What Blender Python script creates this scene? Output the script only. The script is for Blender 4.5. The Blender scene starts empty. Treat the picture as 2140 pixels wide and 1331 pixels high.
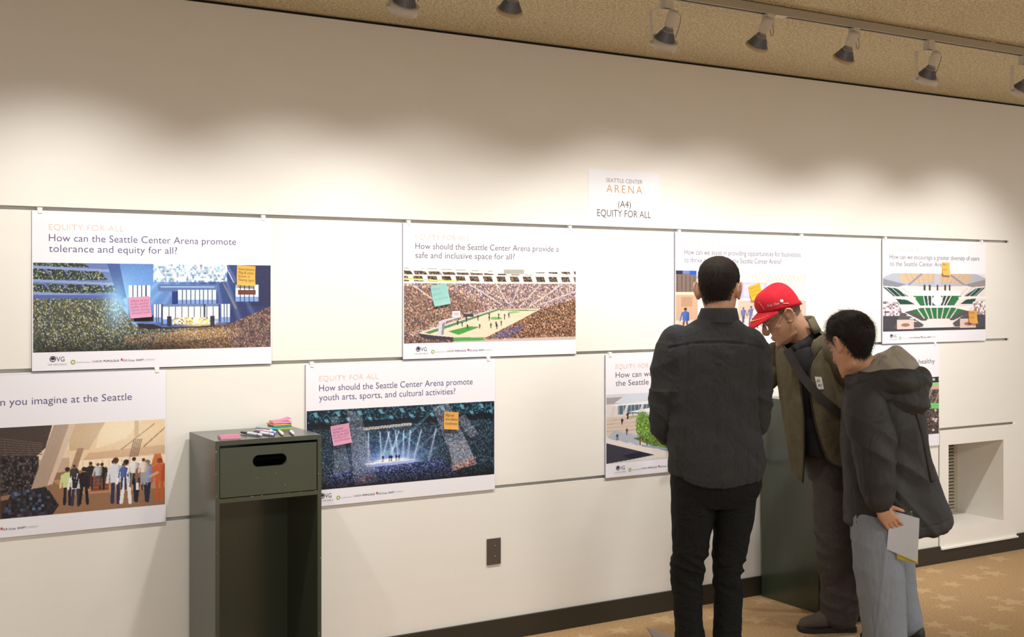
import bpy, bmesh, math, random
import numpy as np
from mathutils import Vector, Matrix, noise

C = bpy.context.scene.collection
V = Vector
PI = math.pi

# ------------------------------------------------------------------ camera
HC = 1.615            # eye height of the photographer
DW = 4.7184           # distance of the camera from the display wall (wall face is y = 0)
YAW = math.radians(30.826)
LENS = 41.3
cam_d = bpy.data.cameras.new('camera'); cam = bpy.data.objects.new('camera', cam_d); C.objects.link(cam)
cam.location = (0, -DW, HC); cam.rotation_euler = (PI/2, 0, -YAW)
cam_d.lens = LENS; cam_d.sensor_width = 36; cam_d.sensor_fit = 'HORIZONTAL'
cam_d.shift_y = -(665.5-611.0)/2140.0
cam_d.clip_start = 0.05
bpy.context.scene.camera = cam

# ------------------------------------------------------------------ world, exposure
w = bpy.data.worlds.new('world'); bpy.context.scene.world = w; w.use_nodes = True
w.node_tree.nodes['Background'].inputs[0].default_value = (0.97, 0.99, 1.0, 1)
w.node_tree.nodes['Background'].inputs[1].default_value = 0.56
# unseen area lights added behind the camera, for more directional shading from above
for rx, ry in ((1.0, -5.6), (4.2, -5.2), (7.2, -4.2)):
    rl = bpy.data.lights.new('added_overhead_fill', 'AREA'); rl.shape = 'RECTANGLE'; rl.size = 1.2; rl.size_y = .6; rl.energy = 82; rl.color = (.96, .985, 1.0)
    ro = bpy.data.objects.new('added_overhead_fill', rl); C.objects.link(ro); ro.location = (rx, ry, 2.79)
vs = bpy.context.scene.view_settings
vs.view_transform = 'Standard'; vs.look = 'None'; vs.exposure = 0.0; vs.gamma = 1.0
try: vs.use_curve_mapping = False
except Exception: pass
LAMP_W = 61.0
LAMP_COL = (1.0, 0.985, 0.955)

# ------------------------------------------------------------------ materials
def lin(c):
    return tuple(((v/255.0)/12.92 if v/255.0 <= 0.04045 else ((v/255.0+0.055)/1.055)**2.4) for v in c)

def mat(name, col, rough=0.6, spec=0.5, metal=0.0, vary=0.0, scale=20.0, bump=0.0, bscale=200.0,
        stretch=(1, 1, 1), emit=None, estr=0.0, alpha=1.0, trans=0.0, srgb=True, sheen=0.0, detail=4.0, fold=0.0, fscale=7.0, fstretch=(1, 1, .55)):
    m = bpy.data.materials.new(name); m.use_nodes = True
    nt = m.node_tree; b = nt.nodes['Principled BSDF']
    c = lin(col) if srgb else tuple(col)
    b.inputs['Base Color'].default_value = (*c, 1)
    b.inputs['Roughness'].default_value = rough
    b.inputs['Specular IOR Level'].default_value = spec
    b.inputs['Metallic'].default_value = metal
    if sheen: b.inputs['Sheen Weight'].default_value = sheen
    if trans: b.inputs['Transmission Weight'].default_value = trans
    if alpha < 1: b.inputs['Alpha'].default_value = alpha
    if emit:
        b.inputs['Emission Color'].default_value = (*emit, 1); b.inputs['Emission Strength'].default_value = estr
    if vary or bump:
        tc = nt.nodes.new('ShaderNodeTexCoord'); mp = nt.nodes.new('ShaderNodeMapping')
        mp.inputs['Scale'].default_value = stretch
        nt.links.new(tc.outputs['Object'], mp.inputs['Vector'])
    if vary:
        n = nt.nodes.new('ShaderNodeTexNoise'); n.inputs['Scale'].default_value = scale; n.inputs['Detail'].default_value = detail
        nt.links.new(mp.outputs[0], n.inputs['Vector'])
        r = nt.nodes.new('ShaderNodeMapRange'); r.inputs[1].default_value = .25; r.inputs[2].default_value = .75
        r.inputs[3].default_value = 1-vary; r.inputs[4].default_value = 1+vary
        nt.links.new(n.outputs['Fac'], r.inputs[0])
        mx = nt.nodes.new('ShaderNodeVectorMath'); mx.operation = 'SCALE'; mx.inputs[0].default_value = c
        nt.links.new(r.outputs[0], mx.inputs['Scale']); nt.links.new(mx.outputs[0], b.inputs['Base Color'])
    if bump:
        n2 = nt.nodes.new('ShaderNodeTexNoise'); n2.inputs['Scale'].default_value = bscale; n2.inputs['Detail'].default_value = 3
        nt.links.new(mp.outputs[0], n2.inputs['Vector'])
        bp = nt.nodes.new('ShaderNodeBump'); bp.inputs['Strength'].default_value = bump; bp.inputs['Distance'].default_value = .01
        nt.links.new(n2.outputs['Fac'], bp.inputs['Height']); nt.links.new(bp.outputs[0], b.inputs['Normal'])
        if fold:                                                     # soft cloth creases
            mp2 = nt.nodes.new('ShaderNodeMapping'); mp2.inputs['Scale'].default_value = fstretch; mp2.inputs['Rotation'].default_value = (.2, .35, .1)
            nt.links.new(tc.outputs['Object'], mp2.inputs['Vector'])
            n3 = nt.nodes.new('ShaderNodeTexNoise'); n3.inputs['Scale'].default_value = fscale; n3.inputs['Detail'].default_value = 3.5; n3.inputs['Distortion'].default_value = 1.1
            nt.links.new(mp2.outputs[0], n3.inputs['Vector'])
            ab = nt.nodes.new('ShaderNodeMath'); ab.operation = 'SUBTRACT'; ab.inputs[1].default_value = .5; nt.links.new(n3.outputs['Fac'], ab.inputs[0])
            ac = nt.nodes.new('ShaderNodeMath'); ac.operation = 'ABSOLUTE'; nt.links.new(ab.outputs[0], ac.inputs[0])
            b2 = nt.nodes.new('ShaderNodeBump'); b2.inputs['Strength'].default_value = fold; b2.inputs['Distance'].default_value = .06
            nt.links.new(ac.outputs[0], b2.inputs['Height']); nt.links.new(bp.outputs[0], b2.inputs['Normal']); nt.links.new(b2.outputs[0], b.inputs['Normal'])
    return m

# ------------------------------------------------------------------ object helpers
def tag(o, label=None, cat=None, group=None, kind=None):
    if label: o['label'] = label
    if cat: o['category'] = cat
    if group: o['group'] = group
    if kind: o['kind'] = kind
    return o

def thing(name, label, cat, loc=(0, 0, 0), rotz=0.0, group=None):
    o = bpy.data.objects.new(name, None); C.objects.link(o); o.empty_display_size = .05
    o.location = loc; o.rotation_euler = (0, 0, rotz)
    return tag(o, label, cat, group)

def link(name, me, m=None, parent=None, smooth=False):
    o = bpy.data.objects.new(name, me); C.objects.link(o)
    if m is not None:
        me.materials.clear()
        for q in (m if isinstance(m, (list, tuple)) else [m]): me.materials.append(q)
    if parent is not None: o.parent = parent
    if smooth: me.polygons.foreach_set('use_smooth', [True]*len(me.polygons))
    return o

def obj(name, bm, m=None, parent=None, smooth=False, bevel=0.0):
    if bevel:
        es = [e for e in bm.edges if len(e.link_faces) == 2 and e.calc_face_angle(0) > 0.7]
        bmesh.ops.bevel(bm, geom=es, offset=bevel, segments=2, profile=.5, affect='EDGES', clamp_overlap=True)
    bmesh.ops.recalc_face_normals(bm, faces=bm.faces[:])
    me = bpy.data.meshes.new(name); bm.to_mesh(me); bm.free()
    return link(name, me, m, parent, smooth)

def copy_tree(o, parent=None):
    c = o.copy(); C.objects.link(c)
    if parent is not None: c.parent = parent
    for ch in list(o.children): copy_tree(ch, c)
    return c

# ------------------------------------------------------------------ mesh helpers
def box(bm, x0, x1, y0, y1, z0, z1):
    vs_ = [bm.verts.new(p) for p in ((x0,y0,z0),(x1,y0,z0),(x1,y1,z0),(x0,y1,z0),(x0,y0,z1),(x1,y0,z1),(x1,y1,z1),(x0,y1,z1))]
    for f in ((0,3,2,1),(4,5,6,7),(0,1,5,4),(1,2,6,5),(2,3,7,6),(3,0,4,7)):
        bm.faces.new([vs_[i] for i in f])

def BX(*a):
    bm = bmesh.new(); box(bm, *a); return bm

def ringpts(c, ex, ey, n, p=2.0, dz=None):
    out = []
    for i in range(n):
        a = 2*PI*i/n; ca, sa = math.cos(a), math.sin(a)
        if p != 2.0:
            ca = math.copysign(abs(ca)**(2/p), ca); sa = math.copysign(abs(sa)**(2/p), sa)
        q = V(c) + V(ex)*ca + V(ey)*sa
        if dz: q.z += dz(a)
        out.append(q)
    return out

def skin_rings(bm, rings, caps=True):
    L = [[bm.verts.new(p) for p in r] for r in rings]
    n = len(L[0])
    for a, b in zip(L, L[1:]):
        for i in range(n):
            j = (i+1) % n
            bm.faces.new((a[i], a[j], b[j], b[i]))
    if caps:
        for r, rev in ((L[0], True), (L[-1], False)):
            c = bm.verts.new(sum((v.co for v in r), V())/n)
            for i in range(n):
                j = (i+1) % n
                bm.faces.new((r[j], r[i], c) if rev else (r[i], r[j], c))
    return L

def catmull(P, k):
    """resample a list of vectors/tuples through a Catmull-Rom spline, k steps per span"""
    P = [np.array(p, float) for p in P]; out = []
    for i in range(len(P)-1):
        p0 = P[max(i-1, 0)]; p1 = P[i]; p2 = P[i+1]; p3 = P[min(i+2, len(P)-1)]
        for s in range(k):
            t = s/k
            out.append(.5*((2*p1)+(-p0+p2)*t+(2*p0-5*p1+4*p2-p3)*t*t+(-p0+3*p1-3*p2+p3)*t**3))
    out.append(P[-1]); return out

def tube(bm, pts, rad, n=14, sub=4, round_caps=True, ratio=1.0, side=None):
    """tapering tube through pts; rad a list; ratio = second radius / first; side = direction of the first radius"""
    D = [tuple(p)+(r,) for p, r in zip(pts, rad)]
    D = catmull(D, sub) if sub > 1 and len(D) > 1 else [np.array(d, float) for d in D]
    P = [V(d[:3]) for d in D]; R = [max(d[3], 1e-4) for d in D]
    rings = []; prev = None
    for i, p in enumerate(P):
        t = (P[min(i+1, len(P)-1)] - P[max(i-1, 0)]).normalized()
        if prev is None:
            a = V(side) if side is not None else (V((1, 0, 0)) if abs(t.x) < .8 else V((0, 1, 0)))
        else: a = prev
        a = (a - t*a.dot(t)).normalized(); prev = a
        b = t.cross(a)
        rings.append((p, a, b, t, R[i]))
    out = []
    if round_caps:
        p, a, b, t, r = rings[0]
        for k in (.95, .75, .4): out.append(ringpts(p - t*r*k, a*r*math.sqrt(1-k*k), b*r*ratio*math.sqrt(1-k*k), n))
    for p, a, b, t, r in rings: out.append(ringpts(p, a*r, b*r*ratio, n))
    if round_caps:
        p, a, b, t, r = rings[-1]
        for k in (.4, .75, .95): out.append(ringpts(p + t*r*k, a*r*math.sqrt(1-k*k), b*r*ratio*math.sqrt(1-k*k), n))
    skin_rings(bm, out)

def loft(bm, spec, n=36, sub=4, p=2.0):
    """spec rows: (z, cu, cv, ru, rv) horizontal elliptic sections"""
    rows = catmull(spec, sub)
    skin_rings(bm, [ringpts((r[1], r[2], r[0]), (max(r[3], 1e-3), 0, 0), (0, max(r[4], 1e-3), 0), n, p) for r in rows])

def ellipsoid(bm, c, r, M=None, n=16):
    rings = []
    for i in range(1, n):
        t = PI*i/n
        rings.append([V((r[0]*math.sin(t)*math.cos(2*PI*j/n), r[1]*math.sin(t)*math.sin(2*PI*j/n), -r[2]*math.cos(t))) for j in range(n)])
    if M is not None: rings = [[M @ q for q in R_] for R_ in rings]
    skin_rings(bm, [[q + V(c) for q in R_] for R_ in rings])

def lathe(bm, prof, n=32, M=None):
    """prof: (r, z) pairs about the z axis, M places it"""
    rings = [[V((max(r, 1e-4)*math.cos(2*PI*i/n), max(r, 1e-4)*math.sin(2*PI*i/n), z)) for i in range(n)] for r, z in prof]
    if M is not None: rings = [[M @ q for q in R_] for R_ in rings]
    skin_rings(bm, rings)

def remesh(bm, voxel, smooth=4, fac=.5):
    """weld overlapping closed shells into one continuous surface"""
    bmesh.ops.recalc_face_normals(bm, faces=bm.faces[:])
    me = bpy.data.meshes.new('tmp'); bm.to_mesh(me); bm.free()
    o = bpy.data.objects.new('tmp', me); C.objects.link(o)
    r = o.modifiers.new('r', 'REMESH'); r.mode = 'VOXEL'; r.voxel_size = voxel; r.adaptivity = 0
    if smooth:
        s = o.modifiers.new('s', 'SMOOTH'); s.factor = fac; s.iterations = smooth
    dg = bpy.context.evaluated_depsgraph_get()
    out = bpy.data.meshes.new_from_object(o.evaluated_get(dg))
    bpy.data.objects.remove(o); bpy.data.meshes.remove(me)
    return out

def thicken(bm, t):
    """give an open sheet a thickness (in place)"""
    me = bpy.data.meshes.new('tmp'); bm.to_mesh(me)
    o = bpy.data.objects.new('tmp', me); C.objects.link(o)
    s = o.modifiers.new('s', 'SOLIDIFY'); s.thickness = t; s.offset = -1
    dg = bpy.context.evaluated_depsgraph_get()
    out = bpy.data.meshes.new_from_object(o.evaluated_get(dg))
    bpy.data.objects.remove(o); bpy.data.meshes.remove(me)
    bm.clear(); bm.from_mesh(out); bpy.data.meshes.remove(out)

def displace(me, f):
    n = len(me.vertices); co = np.empty(n*3); me.vertices.foreach_get('co', co); co = co.reshape(-1, 3)
    no = np.array([v.normal[:] for v in me.vertices])
    d = np.array([f(p) for p in co])
    me.vertices.foreach_set('co', (co + no*d[:, None]).ravel()); me.update()

def nz(x, y, z): return noise.noise(V((x, y, z)))
def ridge(x, y, z): return 1 - 2*abs(noise.noise(V((x, y, z))))

# ------------------------------------------------------------------ lettering
def text_mesh(s, width=None, cap=None, thin=0.0, align='LEFT', shear=0.0, spacing=1.0, x=0, z=0, y=0, depth=0.0, rot=0.0):
    """flat lettering standing in the x-z plane, facing -y; baseline starts at (x, z)"""
    cu = bpy.data.curves.new('t', 'FONT'); cu.body = s; cu.size = 1.0; cu.resolution_u = 3
    cu.offset = thin; cu.shear = shear; cu.space_character = spacing; cu.extrude = depth
    o = bpy.data.objects.new('t', cu); C.objects.link(o)
    dg = bpy.context.evaluated_depsgraph_get(); dg.update()
    me = bpy.data.meshes.new_from_object(o.evaluated_get(dg))
    bpy.data.objects.remove(o); bpy.data.curves.remove(cu)
    n = len(me.vertices); co = np.empty(n*3); me.vertices.foreach_get('co', co); co = co.reshape(-1, 3)
    x0, x1 = co[:, 0].min(), co[:, 0].max()
    sz = cap/0.72 if cap else 1.0
    sx = width/(x1-x0) if width else sz
    X = (co[:, 0]-x0)*sx; Z = co[:, 1]*sz
    if align == 'CENTER': X = X - (x1-x0)*sx/2
    cr, sr = math.cos(rot), math.sin(rot)
    out = np.stack([x + X*cr - Z*sr, np.full(n, y) - co[:, 2]*sz, z + X*sr + Z*cr], 1)
    me.vertices.foreach_set('co', out.ravel()); me.update()
    return me
# ------------------------------------------------------------------ the setting
M_WALL = mat('wall_paint', (236, 232, 224), .55, .35, vary=.015, scale=3, bump=.04, bscale=160, stretch=(1, 1, 4))
M_BOARD = mat('panel_paint', (238, 233, 224), .5, .35, vary=.012, scale=4, bump=.04, bscale=160, stretch=(1, 1, 4))
M_GAP = mat('shadow_gap_black', (28, 25, 22), .8)
M_BASE = mat('baseboard_rubber', (52, 46, 36), .5, .4)
M_BROWN = mat('outlet_brown', (86, 76, 66), .4)

def ceiling_mat():
    m = bpy.data.materials.new('textured_ceiling'); m.use_nodes = True; nt = m.node_tree; b = nt.nodes['Principled BSDF']
    tc = nt.nodes.new('ShaderNodeTexCoord')
    n = nt.nodes.new('ShaderNodeTexNoise'); n.inputs['Scale'].default_value = 105; n.inputs['Detail'].default_value = 3; n.inputs['Roughness'].default_value = .6
    n.inputs['Distortion'].default_value = .8
    nt.links.new(tc.outputs['Object'], n.inputs['Vector'])
    r = nt.nodes.new('ShaderNodeValToRGB')
    r.color_ramp.elements[0].position = .36; r.color_ramp.elements[0].color = (*lin((188, 172, 134)), 1)
    r.color_ramp.elements[1].position = .62; r.color_ramp.elements[1].color = (*lin((248, 234, 196)), 1)
    nt.links.new(n.outputs['Fac'], r.inputs[0]); nt.links.new(r.outputs[0], b.inputs['Base Color'])
    bp = nt.nodes.new('ShaderNodeBump'); bp.inputs['Strength'].default_value = .9; bp.inputs['Distance'].default_value = .014
    nt.links.new(n.outputs['Fac'], bp.inputs['Height']); nt.links.new(bp.outputs[0], b.inputs['Normal'])
    b.inputs['Roughness'].default_value = .9; b.inputs['Specular IOR Level'].default_value = .15
    return m

def carpet_mat():
    m = bpy.data.materials.new('star_carpet'); m.use_nodes = True; nt = m.node_tree; b = nt.nodes['Principled BSDF']
    N, Lk = nt.nodes.new, nt.links.new
    def math_(op, a, bb=None, c=None):
        q = N('ShaderNodeMath'); q.operation = op
        for i, v in enumerate((a, bb, c)):
            if v is None: continue
            if isinstance(v, (int, float)): q.inputs[i].default_value = v
            else: Lk(v, q.inputs[i])
        return q.outputs[0]
    tc = N('ShaderNodeTexCoord')
    vo = N('ShaderNodeTexVoronoi'); vo.voronoi_dimensions = '2D'; vo.inputs['Scale'].default_value = 4.3; vo.inputs['Randomness'].default_value = .62
    Lk(tc.outputs['Object'], vo.inputs['Vector'])
    sub = N('ShaderNodeVectorMath'); sub.operation = 'SUBTRACT'
    Lk(tc.outputs['Object'], sub.inputs[0]); Lk(vo.outputs['Position'], sub.inputs[1])
    sp = N('ShaderNodeSeparateXYZ'); Lk(sub.outputs[0], sp.inputs[0])
    sc = N('ShaderNodeSeparateColor'); Lk(vo.outputs['Color'], sc.inputs[0])
    ang = math_('ADD', math_('ARCTAN2', sp.outputs[1], sp.outputs[0]), math_('MULTIPLY', sc.outputs[0], 6.283))
    ph = math_('PINGPONG', math_('ADD', ang, 20*PI/5*2), PI/5)
    rho = math_('SQRT', math_('ADD', math_('MULTIPLY', sp.outputs[0], sp.outputs[0]), math_('MULTIPLY', sp.outputs[1], sp.outputs[1])))
    lhs = math_('MULTIPLY', rho, math_('ADD', math_('MULTIPLY', math_('COSINE', ph), .2469), math_('MULTIPLY', math_('SINE', ph), .6602)))
    R = math_('MULTIPLY_ADD', sc.outputs[1], .035, .055)
    mr = N('ShaderNodeMapRange'); mr.inputs[1].default_value = -.0022; mr.inputs[2].default_value = .0022
    Lk(math_('SUBTRACT', math_('MULTIPLY', R, .2469), lhs), mr.inputs[0])
    # woven dots
    vd = N('ShaderNodeTexVoronoi'); vd.voronoi_dimensions = '2D'; vd.inputs['Scale'].default_value = 78; vd.inputs['Randomness'].default_value = .35
    Lk(tc.outputs['Object'], vd.inputs['Vector'])
    dr = N('ShaderNodeMapRange'); dr.inputs[1].default_value = .1; dr.inputs[2].default_value = .42; dr.inputs[3].default_value = .0; dr.inputs[4].default_value = 1
    Lk(vd.outputs['Distance'], dr.inputs[0])
    c1 = N('ShaderNodeMix'); c1.data_type = 'RGBA'
    c1.inputs['A'].default_value = (*lin((134, 112, 82)), 1); c1.inputs['B'].default_value = (*lin((190, 155, 113)), 1)
    Lk(dr.outputs[0], c1.inputs['Factor'])
    c2 = N('ShaderNodeMix'); c2.data_type = 'RGBA'; c2.inputs['B'].default_value = (*lin((208, 177, 137)), 1)
    Lk(math_('MULTIPLY', mr.outputs[0], .5), c2.inputs['Factor']); Lk(c1.outputs['Result'], c2.inputs['A'])
    n = N('ShaderNodeTexNoise'); n.inputs['Scale'].default_value = 260; Lk(tc.outputs['Object'], n.inputs['Vector'])
    bp = N('ShaderNodeBump'); bp.inputs['Strength'].default_value = .5; bp.inputs['Distance'].default_value = .006
    Lk(n.outputs['Fac'], bp.inputs['Height']); Lk(bp.outputs[0], b.inputs['Normal'])
    Lk(c2.outputs['Result'], b.inputs['Base Color']); b.inputs['Roughness'].default_value = .95; b.inputs['Specular IOR Level'].default_value = .1
    return m

def struct(name, bm, m, **k):
    return tag(obj(name, bm, m, **k), kind='structure')

XL, XR, YF = -2.6, 9.0, -8.0
struct('floor', BX(XL, XR, YF, .02, -.05, 0), carpet_mat())
struct('ceiling', BX(XL, XR, YF, .12, 2.80, 2.86), ceiling_mat())
struct('trim_1', BX(XL, XR, .012, .11, 2.787, 2.80), M_GAP)       # black shadow gap under the ceiling
for k_, (rx, ry) in enumerate(((1.0, -5.6), (4.2, -5.2), (7.2, -4.2))):       # made-up flush frames around the added overhead fill lights
    bm = bmesh.new()
    for a_ in ((rx-.64, rx-.60, ry-.34, ry+.34), (rx+.60, rx+.64, ry-.34, ry+.34), (rx-.60, rx+.60, ry-.34, ry-.30), (rx-.60, rx+.60, ry+.30, ry+.34)): box(bm, *a_, 2.78, 2.7995)
    struct('trim_%d' % (4+k_), bm, M_WALL)
# niche for the air grille
NX0, NX1, NZ0, NZ1, ND = 5.861, 6.372, .197, .700, .345
SX1 = 6.432                        # the saw cuts stop here
GAP = .0075                        # half height of a saw cut
bm = bmesh.new()
box(bm, XL, NX0-.012, .026, .12, 0, 2.787)                               # backing left of the niche
box(bm, NX1+.012, XR, .026, .12, 0, 2.787)
box(bm, NX0-.012, NX1+.012, .026, .12, NZ1+.012, 2.787); box(bm, NX0-.012, NX1+.012, .026, .12, 0, NZ0-.012)
for z0, z1 in ((1.932+GAP, 2.787), (1.322+GAP, 1.932-GAP), (.712+GAP, 1.322-GAP)):
    box(bm, XL, SX1, 0, .012, z0, z1)
box(bm, SX1, XR, 0, .012, 0, 2.787)
box(bm, XL, 5.78, 0, .012, 0, .712-GAP)
box(bm, 5.78, SX1, 0, .012, .702, .712-GAP); box(bm, 5.78, SX1, 0, .012, 0, .08)
# niche lining
t = .012
box(bm, NX0-t, NX0, .0, ND, NZ0-t, NZ1+t); box(bm, NX1, NX1+t, .0, ND, NZ0-t, NZ1+t)
box(bm, NX0, NX1, .0, ND, NZ0-t, NZ0); box(bm, NX0, NX1, .0, ND, NZ1, NZ1+t)
box(bm, NX0-t, NX1+t, ND, ND+t, NZ0-t, NZ1+t)
struct('wall_back', bm, M_BOARD)
# raised surround of the niche, with its own saw cut along the top
bm = bmesh.new(); EX0, EX1, EZ0, EZ1 = 5.784, 6.500, .090, .790
box(bm, EX0, NX0, -.008, 0, EZ0, EZ1); box(bm, NX1, EX1, -.008, 0, EZ0, EZ1)
box(bm, NX0, NX1, -.008, 0, NZ1, EZ1); box(bm, NX0, NX1, -.008, 0, EZ0, NZ0)
box(bm, EX0, EX1, -.022, 0, .080, .090)
struct('trim_2', bm, M_BOARD)
bm = bmesh.new(); box(bm, EX0, EX1-.03, -.0015, -.0005, .7905, .804)
struct('trim_3', bm, mat('saw_cut_grey', (120, 110, 95), .8))
bm = bmesh.new()
box(bm, XL, EX0, -.014, 0, 0, .100); box(bm, EX0, EX1, -.014, 0, 0, .080); box(bm, EX1, XR, -.014, 0, 0, .100)
struct('baseboard_back', bm, M_BASE, bevel=.003)

# air grille at the back of the niche
g = thing('air_grille', 'louvred air grille at the back of the wall niche', 'grille', (NX0, ND, NZ0))
M_GR = mat('grille_paint', (196, 186, 164), .5)
bm = bmesh.new(); W_ = NX1-NX0; H_ = NZ1-NZ0
box(bm, .0, .03, -.012, -.001, .0, H_); box(bm, W_-.03, W_, -.012, -.001, 0, H_)
box(bm, .03, W_-.03, -.012, -.001, 0, .025); box(bm, .03, W_-.03, -.012, -.001, H_-.025, H_)
obj('grille_frame', bm, M_GR, g)
bm = bmesh.new()
for k in range(21):
    z = .032 + k*.0212
    a = [(.03, -.014, z), (W_-.03, -.014, z), (W_-.03, -.004, z+.010), (.03, -.004, z+.010)]
    q = [bm.verts.new(p) for p in a] + [bm.verts.new((p[0], p[1], p[2]+.003)) for p in a]
    for f in ((0,3,2,1),(4,5,6,7),(0,1,5,4),(1,2,6,5),(2,3,7,6),(3,0,4,7)): bm.faces.new([q[i] for i in f])
obj('louvres', bm, M_GR, g)
bm = BX(.03, W_-.03, -.003, -.001, .025, H_-.025); obj('grille_back', bm, M_GAP, g)

# blank brown plate on the lower wall
o = thing('outlet_plate', 'brown blank outlet cover plate low on the cream wall', 'outlet cover', (2.715, 0, .416))
bm = BX(-.036, .036, -.007, 0, -.06, .06); obj('plate', bm, M_BROWN, o, bevel=.003)
for s in (-1, 1):
    bm = bmesh.new(); lathe(bm, [(0, 0), (.0045, 0), (.004, .0018), (0, .0022)], 14, Matrix.Translation((0.006, -.007, s*.024)) @ Matrix.Rotation(PI/2, 4, 'X'))
    obj('screw', bm, mat('screw_metal', (150, 140, 125), .35, metal=.8), o, smooth=True)
# ------------------------------------------------------------------ track and spotlights
M_LW = mat('lamp_white_enamel', (206, 196, 182), .45)
M_TRK = mat('track_enamel', (176, 164, 142), .45)
M_FIN = mat('lamp_cast_fins', (128, 126, 128), .35, metal=.3)
M_RIM = mat('lamp_rim', (190, 165, 125), .4)
M_LENS = mat('lamp_lens', (255, 250, 240), .3, emit=(1, .95, .85), estr=6)
TY, TZ = -1.10, 2.765
t = thing('lighting_track', 'long beige lighting track under the textured ceiling', 'lighting track', (3.4, TY, TZ))
bm = bmesh.new(); box(bm, -4.2, 3.6, -.018, .018, 0, .030); box(bm, -4.2, 3.6, -.018, -.010, -.004, 0); box(bm, -4.2, 3.6, .010, .018, -.004, 0)
obj('rail', bm, M_TRK, t)
obj('slot', BX(-4.2, 3.6, -.010, .010, -.0006, .0004), M_GAP, t)
obj('joint_plate', BX(.02, .085, -.019, .019, -.006, -.0042), M_LW, t)
for k in (-3.2, -.9, 1.4, 3.2): obj('ceiling_mount', BX(k-.02, k+.02, -.016, .016, .030, .0349), M_TRK, t)

def spotlight(x, target, ringed, label, drop=.135, energy=1.0):
    """track head at x whose lamp looks at target (world)"""
    p = V((x, TY, TZ-.004))
    o = thing('track_spotlight', label, 'spotlight', p, 0, 'spotlights on the ceiling track')
    obj('adapter', BX(-.019, .019, -.017, .017, -.042, 0), M_LW, o, bevel=.002)
    piv = V((0, 0, -drop)) if ringed else V((-.038, .01, -drop+.012))
    d = (V(target) - (p + piv)).normalized()
    z = -d; xx = V((1, 0, 0)); xx = (xx - z*xx.dot(z)).normalized(); yy = z.cross(xx)
    R = Matrix((xx, yy, z)).transposed().to_4x4(); M = Matrix.Translation(piv) @ R    # lamp axis = local z, face towards -z
    # socket
    bm = bmesh.new(); lathe(bm, [(.0, .098), (.016, .097), (.0215, .090), (.0215, .040), (.019, .034), (0, .034)], 24, M); obj('socket', bm, M_LW, o, smooth=True)
    # finned lamp
    bm = bmesh.new(); lathe(bm, [(0, .036), (.015, .036), (.017, .026), (.022, .020), (.0225, .012), (.037, -.022), (.042, -.030), (0, -.030)], 28, M)
    for k in range(30):
        a = 2*PI*k/30; c, s = math.cos(a), math.sin(a); e = V((-s, c, 0))*.0011
        A = [V((c*.0225, s*.0225, .013)), V((c*.0275, s*.0275, .008)), V((c*.0435, s*.0435, -.024)), V((c*.036, s*.036, -.024))]
        q = [bm.verts.new(M @ (v+e)) for v in A] + [bm.verts.new(M @ (v-e)) for v in A]
        for f in ((0,1,2,3),(7,6,5,4),(0,4,5,1),(1,5,6,2),(2,6,7,3),(3,7,4,0)): bm.faces.new([q[i] for i in f])
    obj('lamp_fins', bm, M_FIN, o)
    bm = bmesh.new(); lathe(bm, [(.036, -.022), (.047, -.026), (.050, -.032), (.048, -.037), (.043, -.037), (.036, -.030)], 32, M); obj('lamp_rim', bm, M_RIM, o, smooth=True)
    bm = bmesh.new(); lathe(bm, [(0, -.041), (.02, -.0405), (.036, -.0385), (.0425, -.0355), (0, -.033)], 28, M); obj('lens', bm, M_LENS, o, smooth=True)
    if ringed:
        bm = bmesh.new(); lathe(bm, [(.050, -.022), (.054, -.022), (.055, -.052), (.0515, -.053), (.0505, -.038), (.049, -.030)], 36, M); obj('trim_ring', bm, M_LW, o, smooth=True)
        bm = bmesh.new()                                            # flat yoke arm hooked over the adapter
        top = V((0, 0, -.046)); side = M @ V((-.058, 0, -.035)); up = V((side.x-.004, side.y, -.050))
        pts = [top + V((.02, 0, 0)), top + V((-.02, 0, -.001)), up, side]
        for a, b in zip(pts, pts[1:]):
            dd = (b-a).normalized(); n1 = V((0, 1, 0)); n1 = (n1 - dd*n1.dot(dd)).normalized()*.008; n2 = dd.cross(n1).normalized()*.0014
            q = [bm.verts.new(c_ + s1*n1 + s2*n2) for c_ in (a-dd*.001, b+dd*.001) for s1, s2 in ((-1,-1),(1,-1),(1,1),(-1,1))]
            for f in ((0,3,2,1),(4,5,6,7),(0,1,5,4),(1,2,6,5),(2,3,7,6),(3,0,4,7)): bm.faces.new([q[i] for i in f])
        obj('yoke', bm, M_LW, o)
        bm = bmesh.new(); lathe(bm, [(0, 0), (.006, 0), (.006, .006), (0, .007)], 12, Matrix.Translation(side) @ Matrix.Rotation(-PI/2, 4, 'Y')); obj('yoke_screw', bm, M_TRK, o)
        wire = [M @ V((.018, 0, .09)), M @ V((.038, 0, .075)), M @ V((.05, .004, .03)), M @ V((.046, .0, -.01))]
    else:
        bm = bmesh.new(); tube(bm, [V((.004, 0, -.042)), V((.010, -.005, -.052)), M @ V((.024, .0, .060)), M @ V((.020, 0, .045))], [.005]*4, 8, 3); obj('swivel_arm', bm, M_LW, o, smooth=True)
        wire = [V((.016, -.008, -.040)), V((.020, -.010, -.075)), V((.006, -.012, -.090)), V((-.002, -.01, -.055)), M @ V((.012, -.004, .094))]
    bm = bmesh.new(); tube(bm, wire, [.0022]*len(wire), 6, 5); obj('wire', bm, M_TRK, o, smooth=True)
    ld = bpy.data.lights.new('beam', 'SPOT'); ld.energy = LAMP_W*energy; ld.color = LAMP_COL
    ld.spot_size = math.radians(88); ld.spot_blend = 1.0; ld.shadow_soft_size = .035
    lo = bpy.data.objects.new('beam', ld); C.objects.link(lo); lo.parent = o
    lo.matrix_local = Matrix.Translation(M @ V((0, 0, -.062))) @ R
    return o

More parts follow.
